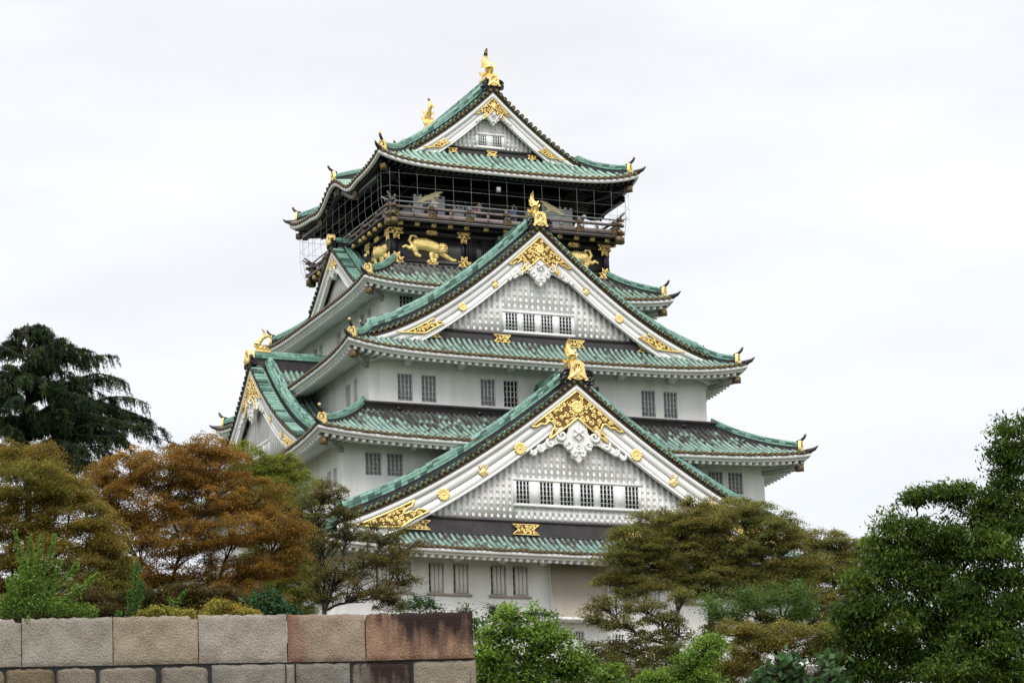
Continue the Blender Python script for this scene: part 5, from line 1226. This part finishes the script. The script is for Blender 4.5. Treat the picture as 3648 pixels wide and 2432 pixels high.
tree('maple_tree', 'bright green maple rising just past the end of the granite wall', 'tree', 88, (1195, 1660), (1195, 1560),
     [(1190, 1402, 46, 20), (1150, 1444, 44, 28), (1227, 1436, 46, 28), (1133, 1500, 44, 34), (1208, 1488, 54, 32), (1266, 1474, 44, 32), (1304, 1518, 46, 32), (1168, 1546, 56, 34), (1254, 1545, 54, 34), (1345, 1540, 46, 30), (1400, 1550, 44, 26), (1115, 1560, 30, 30)],
     [(.17, .27, .045), (.14, .24, .04), (.20, .29, .055), (.11, .20, .038)], grow=1.15, seed=10, leaf=.13, lai=2.6, subs=22, droop=.5, wid=.62, rc=.32, flat=.6, up=.9)
tree('cherry_tree', 'darker green leafy tree peeping out behind the bright maple', 'tree', 96, (1120, 1640), (1120, 1540),
     [(1090, 1440, 32, 26), (1140, 1412, 34, 20), (1072, 1400, 14, 12), (1245, 1408, 36, 18), (1110, 1480, 38, 32), (1100, 1530, 40, 34), (1135, 1392, 12, 10)],
     [(.06, .125, .035), (.05, .105, .03), (.08, .15, .04)], seed=11, leaf=.11, lai=1.7, subs=18, droop=.3)
tree('maple_tree', 'lime green low maple at the bottom centre before the olive trees', 'tree', 90, (1590, 1640), (1590, 1570),
     [(1618, 1494, 40, 24), (1585, 1520, 42, 25), (1553, 1547, 46, 25), (1605, 1556, 46, 24), (1503, 1562, 44, 17), (1640, 1470, 26, 20), (1470, 1570, 30, 14)],
     [(.16, .27, .045), (.13, .24, .04), (.19, .28, .05)], grow=1.15, seed=12, leaf=.09, lai=2.8, subs=12)
tree('paulownia_tree', 'dark plant with big drooping leaves at the bottom right', 'tree', 85, (1830, 1660), (1830, 1590),
     [(1816, 1524, 46, 22), (1898, 1520, 42, 22), (1752, 1556, 46, 20), (1849, 1556, 56, 20), (1790, 1540, 40, 20), (1925, 1555, 35, 20)],
     [(.055, .12, .05), (.045, .10, .04), (.075, .14, .055)], seed=13, leaf=.30, lai=2.0, subs=8, droop=.9, wid=.62, rc=.4, flat=.6)
tree('camphor_tree', 'tall dense dark green tree at the right edge', 'tree', 86, (2225, 1700), (2215, 1480),
     [(2322, 978, 42, 26), (2348, 1030, 50, 38), (2303, 1043, 30, 32), (2326, 1094, 52, 36), (2190, 1118, 42, 22), (2110, 1134, 34, 20), (2150, 1128, 34, 22), (2262, 1142, 42, 28), (2325, 1150, 50, 36), (2040, 1200, 32, 24), (2095, 1205, 40, 24), (2240, 1190, 42, 26), (2300, 1221, 52, 36), (2014, 1262, 34, 32), (2080, 1262, 50, 30), (2165, 1262, 40, 22), (2240, 1260, 40, 30), (2300, 1300, 60, 42), (1995, 1327, 44, 36), (2090, 1330, 70, 36), (2200, 1335, 60, 36), (1953, 1402, 34, 32), (2038, 1391, 60, 36), (2160, 1408, 80, 40), (2292, 1400, 74, 48), (1995, 1463, 52, 34), (2110, 1470, 80, 38), (2245, 1490, 84, 42), (2045, 1530, 80, 36), (2170, 1546, 84, 36), (2300, 1545, 84, 42), (1985, 1545, 40, 30), (2190, 1150, 26, 14), (1960, 1500, 36, 34), (2060, 1440, 60, 34), (2180, 1370, 60, 34), (2140, 1300, 50, 30), (2320, 1350, 50, 50), (2240, 1440, 60, 40), (2120, 1515, 60, 36), (2240, 1545, 60, 36), (2320, 1470, 50, 44), (2270, 1260, 50, 40), (2340, 1560, 50, 40), (2150, 1225, 50, 36), (2200, 1240, 46, 34), (2060, 1240, 40, 30), (1990, 1390, 44, 36), (1970, 1440, 40, 34), (2330, 1190, 44, 40), (2060, 1300, 44, 34)],
     [(.062, .108, .02), (.045, .085, .017), (.09, .145, .026), (.03, .062, .016), (.125, .175, .032)], grow=1.0, seed=14, leaf=.13, lai=4.6, subs=10, droop=.8, long=1.25, wid=.42, rc=.42, flat=.5, trunk_r=.28, shell=.66, depth=1.1)
tree('shrub', 'glossy dark green shrub behind the middle of the rampart', 'shrub', 84, (620, 1440), (620, 1410),
     [(608, 1375, 34, 24), (640, 1392, 40, 22), (590, 1398, 30, 18), (670, 1402, 22, 14)], [(.03, .085, .035), (.025, .07, .03), (.05, .11, .045)], seed=15, leaf=.14, lai=2.6, subs=8, wid=.6, droop=.4, trunk_r=.05, zb=.0)
tree('shrub', 'small dark twiggy shrub just above the streaked end block', 'shrub', 90, (965, 1440), (965, 1405),
     [(962, 1375, 22, 14), (985, 1385, 22, 11), (945, 1392, 24, 12), (1000, 1395, 18, 9)], [(.05, .10, .035), (.04, .08, .03)], seed=16, leaf=.09, lai=1.5, subs=14, trunk_r=.04)
tree('shrub', 'yellow-leaved shrub mounding above the coping left of centre', 'shrub', 80.5, (365, 1440), (365, 1418),
     [(345, 1401, 24, 12), (382, 1405, 24, 11), (428, 1408, 26, 10), (400, 1414, 24, 8), (330, 1412, 18, 9)], [(.30, .27, .05), (.26, .26, .05), (.33, .26, .06)], seed=17, leaf=.06, lai=3, subs=8, trunk_r=.03, rc=.16, flat=.6)
tree('shrub', 'larger yellow-orange shrub mound on the coping near the centre', 'shrub', 80.5, (525, 1440), (525, 1415),
     [(505, 1390, 32, 17), (542, 1400, 36, 13), (580, 1410, 24, 8), (480, 1406, 22, 11)], [(.30, .27, .05), (.27, .20, .045), (.34, .28, .06)], seed=18, leaf=.06, lai=3, subs=8, trunk_r=.03, rc=.16, flat=.6)

tree('shrub', 'dark brown-green thicket behind the coping under the rust-brown maple', 'shrub', 92, (330, 1440), (330, 1412),
     [(150, 1400, 40, 22), (225, 1390, 44, 26), (300, 1388, 46, 30), (380, 1390, 46, 26), (460, 1392, 50, 28), (540, 1390, 46, 26), (250, 1410, 50, 16), (350, 1412, 50, 14), (90, 1400, 50, 22), (20, 1395, 50, 26), (330, 1370, 50, 30), (420, 1365, 50, 30), (200, 1370, 40, 28), (500, 1370, 50, 28)],
     [(.085, .06, .02), (.065, .06, .02), (.10, .065, .02), (.05, .055, .018)], grow=1.15, seed=21, leaf=.08, lai=4.6, subs=6, trunk_r=.05)
tree('shrub', 'olive thicket hiding the castle foot, right of the bright green maple', 'shrub', 100, (1480, 1640), (1480, 1560),
     [(1345, 1500, 40, 30), (1400, 1520, 44, 26), (1450, 1545, 44, 26), (1520, 1545, 46, 26), (1540, 1500, 40, 30), (1660, 1560, 50, 22), (1730, 1530, 50, 28), (1640, 1440, 36, 26), (1760, 1430, 50, 26), (1900, 1420, 44, 26), (1850, 1430, 44, 26), (1930, 1390, 30, 30), (1800, 1560, 60, 26), (1880, 1560, 60, 30), (1950, 1540, 50, 36), (1900, 1500, 50, 36)],
     [(.10, .10, .03), (.085, .095, .028), (.12, .10, .03), (.075, .10, .035)], seed=22, leaf=.08, lai=2.2, subs=10, trunk_r=.06)

def shoots(name, label, D, spires, mass, cols, seed, leaf=.07, group=None):
    """young ginkgo: upright leafy shoots, leaves set close along each stem"""
    g_ = np.random.default_rng(seed); x0 = np.mean([s[0] for s in spires]); b0 = at(x0, 1420, D); b0[2] = .0
    root = tag(empty(name, tuple(b0)), label, 'young tree', group); wood, crown = MB(), MB(); cols = np.array(cols)
    for (bx, by, tx, ty, w) in spires:
        off = np.array([-math.sin(YAW), math.cos(YAW), 0])*g_.uniform(-.3, .3)
        p0, p1 = at(bx, by, D)+off, at(tx, ty, D)+off; P = curve(p0, p1, g_, 9, 0, .12)
        wood.tube(np.r_[[[b0[0], b0[1], 0.0]], P]-b0, np.r_[.03, np.linspace(.022, .006, 9)], 5)
        n = int(np.linalg.norm(p1-p0)*330*(w/.12)); t = g_.random(n)**.85
        c = np.stack([np.interp(t, np.linspace(0, 1, 9), P[:, i]) for i in range(3)], 1)+g_.normal(size=(n, 3))*(w*(1-.72*t))[:, None]
        leafquads(crown, c-b0, leaf, cols[g_.integers(0, len(cols), n)]*g_.uniform(.75, 1.2, n)[:, None], g_, 1, -.2, .3, .75)
    for (px, py, rx, ry) in mass:
        k = px2m(D); n = int(2.6*math.pi*rx*ry*k*k/(leaf*leaf*.4)); q = g_.normal(size=(n, 3)); q /= np.linalg.norm(q, axis=1)[:, None]; q *= (g_.random(n)**.4)[:, None]
        c = at(px, py, D)+q*np.array([rx*k, rx*k*.7, ry*k]); leafquads(crown, c-b0, leaf, cols[g_.integers(0, len(cols), n)]*g_.uniform(.7, 1.15, n)[:, None], g_, 1, 0, .4, .7)
        wood.tube(curve(b0, at(px, py, D), g_, 5)-b0, np.linspace(.03, .01, 5), 5)
    wood.build('trunk', M['bark'], root); crown.build('crown', M['leaf'], root)
GC = [(.13, .225, .042), (.105, .19, .036), (.16, .25, .05)]
shoots('ginkgo_sapling', 'bright green ginkgo with upright feathery shoots, bottom left above the wall', 81, [(55, 1420, 31, 1214, .11), (60, 1400, 67, 1224, .12), (80, 1400, 97, 1231, .10), (75, 1380, 127, 1224, .11), (85, 1400, 138, 1282, .11), (100, 1400, 178, 1287, .10), (130, 1400, 230, 1317, .10), (90, 1410, 122, 1318, .13), (40, 1410, 20, 1330, .13), (60, 1380, 55, 1280, .16), (170, 1400, 175, 1340, .10)],
       [(55, 1350, 40, 45), (60, 1395, 58, 26), (135, 1392, 55, 24), (190, 1402, 40, 20), (20, 1390, 40, 30)], GC, 31)
shoots('ginkgo_sapling', 'single pointed green ginkgo shoot above the tan coping block', 81, [(306, 1415, 318, 1297, .12), (312, 1415, 329, 1335, .10), (304, 1415, 300, 1360, .10)], [(272, 1412, 10, 12)], [(.07, .16, .035), (.06, .14, .03)], 32)
shoots('ginkgo_sapling', 'small slanting green ginkgo shoot between the two yellow shrubs', 81.5, [(398, 1408, 431, 1355, .07), (395, 1410, 388, 1370, .06)], [], [(.10, .2, .035), (.08, .17, .03)], 33)

# ---- the dark cedar on the left: tiered limbs with drooping sprays
def cedar():
    D = 122; g_ = np.random.default_rng(55); k = px2m(D)
    b0 = at(62, 1300, D); b0[2] = 0
    root = tag(empty('cedar_tree', tuple(b0)), 'dark drooping cedar with layered branches at the upper left', 'tree'); wood, crown = MB(), MB()
    top = at(64, 742, D); tp = curve(b0, top, g_, 12, 0, .02); wood.tube(tp-b0, np.linspace(.34, .03, 12), 8)
    rt = np.array([math.cos(YAW), math.sin(YAW), 0]); fw = np.array([-rt[1], rt[0], 0])
    # limbs: (px of tip, py of tip, py at the trunk, depth)
    limbs = [(90, 745, 765, 0), (35, 750, 775, .5), (110, 765, 800, -.4), (150, 785, 815, 0), (10, 775, 815, .6), (-40, 800, 830, 0), (175, 800, 850, -.6), (215, 832, 872, 0), (262, 822, 880, .3), (135, 850, 880, -1.0), (-30, 850, 890, 0), (30, 860, 890, -1), (285, 888, 925, -.4), (240, 905, 925, .8), (160, 920, 930, -1.3), (90, 900, 920, -1.5), (-60, 905, 930, .5), (20, 925, 945, -1.2),
             (345, 938, 985, 0), (392, 978, 1000, .5), (330, 990, 1010, -.8), (250, 965, 985, -1.2), (180, 985, 1005, -1.6), (100, 975, 1000, -1.8), (0, 990, 1010, -1), (-80, 980, 1000, 0), (290, 1030, 1040, -1), (420, 1010, 1040, 0), (210, 1050, 1060, -1.5), (140, 1060, 1070, -1.6), (60, 1040, 1060, -1.8), (-20, 1050, 1065, -1), (330, 1070, 1080, -.6), (250, 1110, 1110, -1), (180, 1130, 1130, -1), (100, 1110, 1110, -1), (280, 940, 960, 1.2), (60, 820, 850, 1.2), (140, 880, 905, 1.4), (60, 960, 985, 1.6)]
    C, T_ = [], []
    allb = list(limbs)
    for (tx, ty, hy, dp) in limbs:
        for _ in range(2): allb.append((62+(tx-62)*g_.uniform(.5, 1.06)+g_.uniform(-14, 14), ty+g_.uniform(-16, 18), hy+g_.uniform(-6, 6), dp+g_.uniform(-.9, .9)))
    for (tx, ty, hy, dp) in allb:
        s0 = at(62+2*(hy-742)/400, hy, D); tip = at(tx, ty, D)+fw*dp*1.6
        L_ = np.linalg.norm(tip-s0); t = np.linspace(0, 1, 12)
        P = s0+(tip-s0)*t[:, None]; P[:, 2] += L_*(.15*np.sin(math.pi*t)+.05*np.sin(2*math.pi*t+g_.uniform(0, 6))*t); P += np.cumsum(g_.normal(size=(12, 3))*.02*L_, 0)*t[:, None]*(1-t[:, None])
        wood.tube(P-b0, np.linspace(.07, .012, 12), 5)
        # side branchlets in a flat fan
        nb = int(6+L_*5)
        for _ in range(nb):
            u = g_.uniform(.18, 1.0); p = np.array([np.interp(u, t, P[:, i]) for i in range(3)]); dr = (tip-s0)/L_; sd = np.cross(dr, [0, 0, 1]); sd /= np.linalg.norm(sd)+1e-9
            ln = g_.uniform(.2, 1.0)*(1.1-.6*u); q = p+(dr*g_.uniform(.2, .9)+sd*g_.uniform(-1, 1))*ln; q[2] -= (.35+.4*u)*ln
            br = curve(p, q, g_, 4, .12, .1); wood.tube(br-b0, np.linspace(.014, .005, 4), 3, cap=False)
            n = int(85*ln+35); v = g_.random(n); c = np.stack([np.interp(v, np.linspace(0, 1, 4), br[:, i]) for i in range(3)], 1)
            c += g_.normal(size=(n, 3))*np.array([.06, .06, .025])
            for _ in range(int(3+5*ln)):    # hanging strands
                u2 = g_.uniform(.2, 1.0); s2 = np.array([np.interp(u2, np.linspace(0, 1, 4), br[:, i]) for i in range(3)]); hl = g_.uniform(.15, .62)*(.5+.5*u); m2_ = int(34*hl)+6
                w2 = g_.random(m2_); st = s2+np.outer(w2, np.array([g_.normal()*.12, g_.normal()*.12, -1])*hl)+dr*.25*hl*w2[:, None]; c = np.r_[c, st+g_.normal(size=(m2_, 3))*.02]
            n = len(c)
            C.append(c); T_.append(np.tile(np.array([(.022, .04, .018), (.03, .052, .02), (.048, .07, .022), (.016, .03, .016)])[g_.integers(0, 4)], (n, 1))*g_.uniform(.8, 1.25, n)[:, None])
    C = np.concatenate(C); T_ = np.concatenate(T_)
    leafquads(crown, C-b0, .12, T_, g_, 1.0, 1.6, .1, .2)
    wood.build('trunk', M['bark'], root, smooth=True); crown.build('crown', M['needle'], root)
cedar()

# small weeds rooted in the wall's joints
for (px, py, D, n, sz, lab) in ((64, 1424, 74.9, 60, .07, 'small green weed in the notched joint of the coping'), (855, 1513, 74.75, 40, .05, 'tiny dry tuft in the joint under the streaked block')):
    g_ = np.random.default_rng(int(px)); b0 = at(px, py, D); root = tag(empty('weed', tuple(b0)), lab, 'weed'); c = MB()
    leafquads(c, g_.normal(size=(n, 3))*np.array([.13 if px > 500 else .05, .03, .03 if px > 500 else .09]), sz, np.tile([(.13, .2, .04) if px < 500 else (.11, .12, .03)], (n, 1))*g_.uniform(.7, 1.2, n)[:, None], g_, 1, 0, .2, .5)
    c.build('leaves', M['leaf'], root)
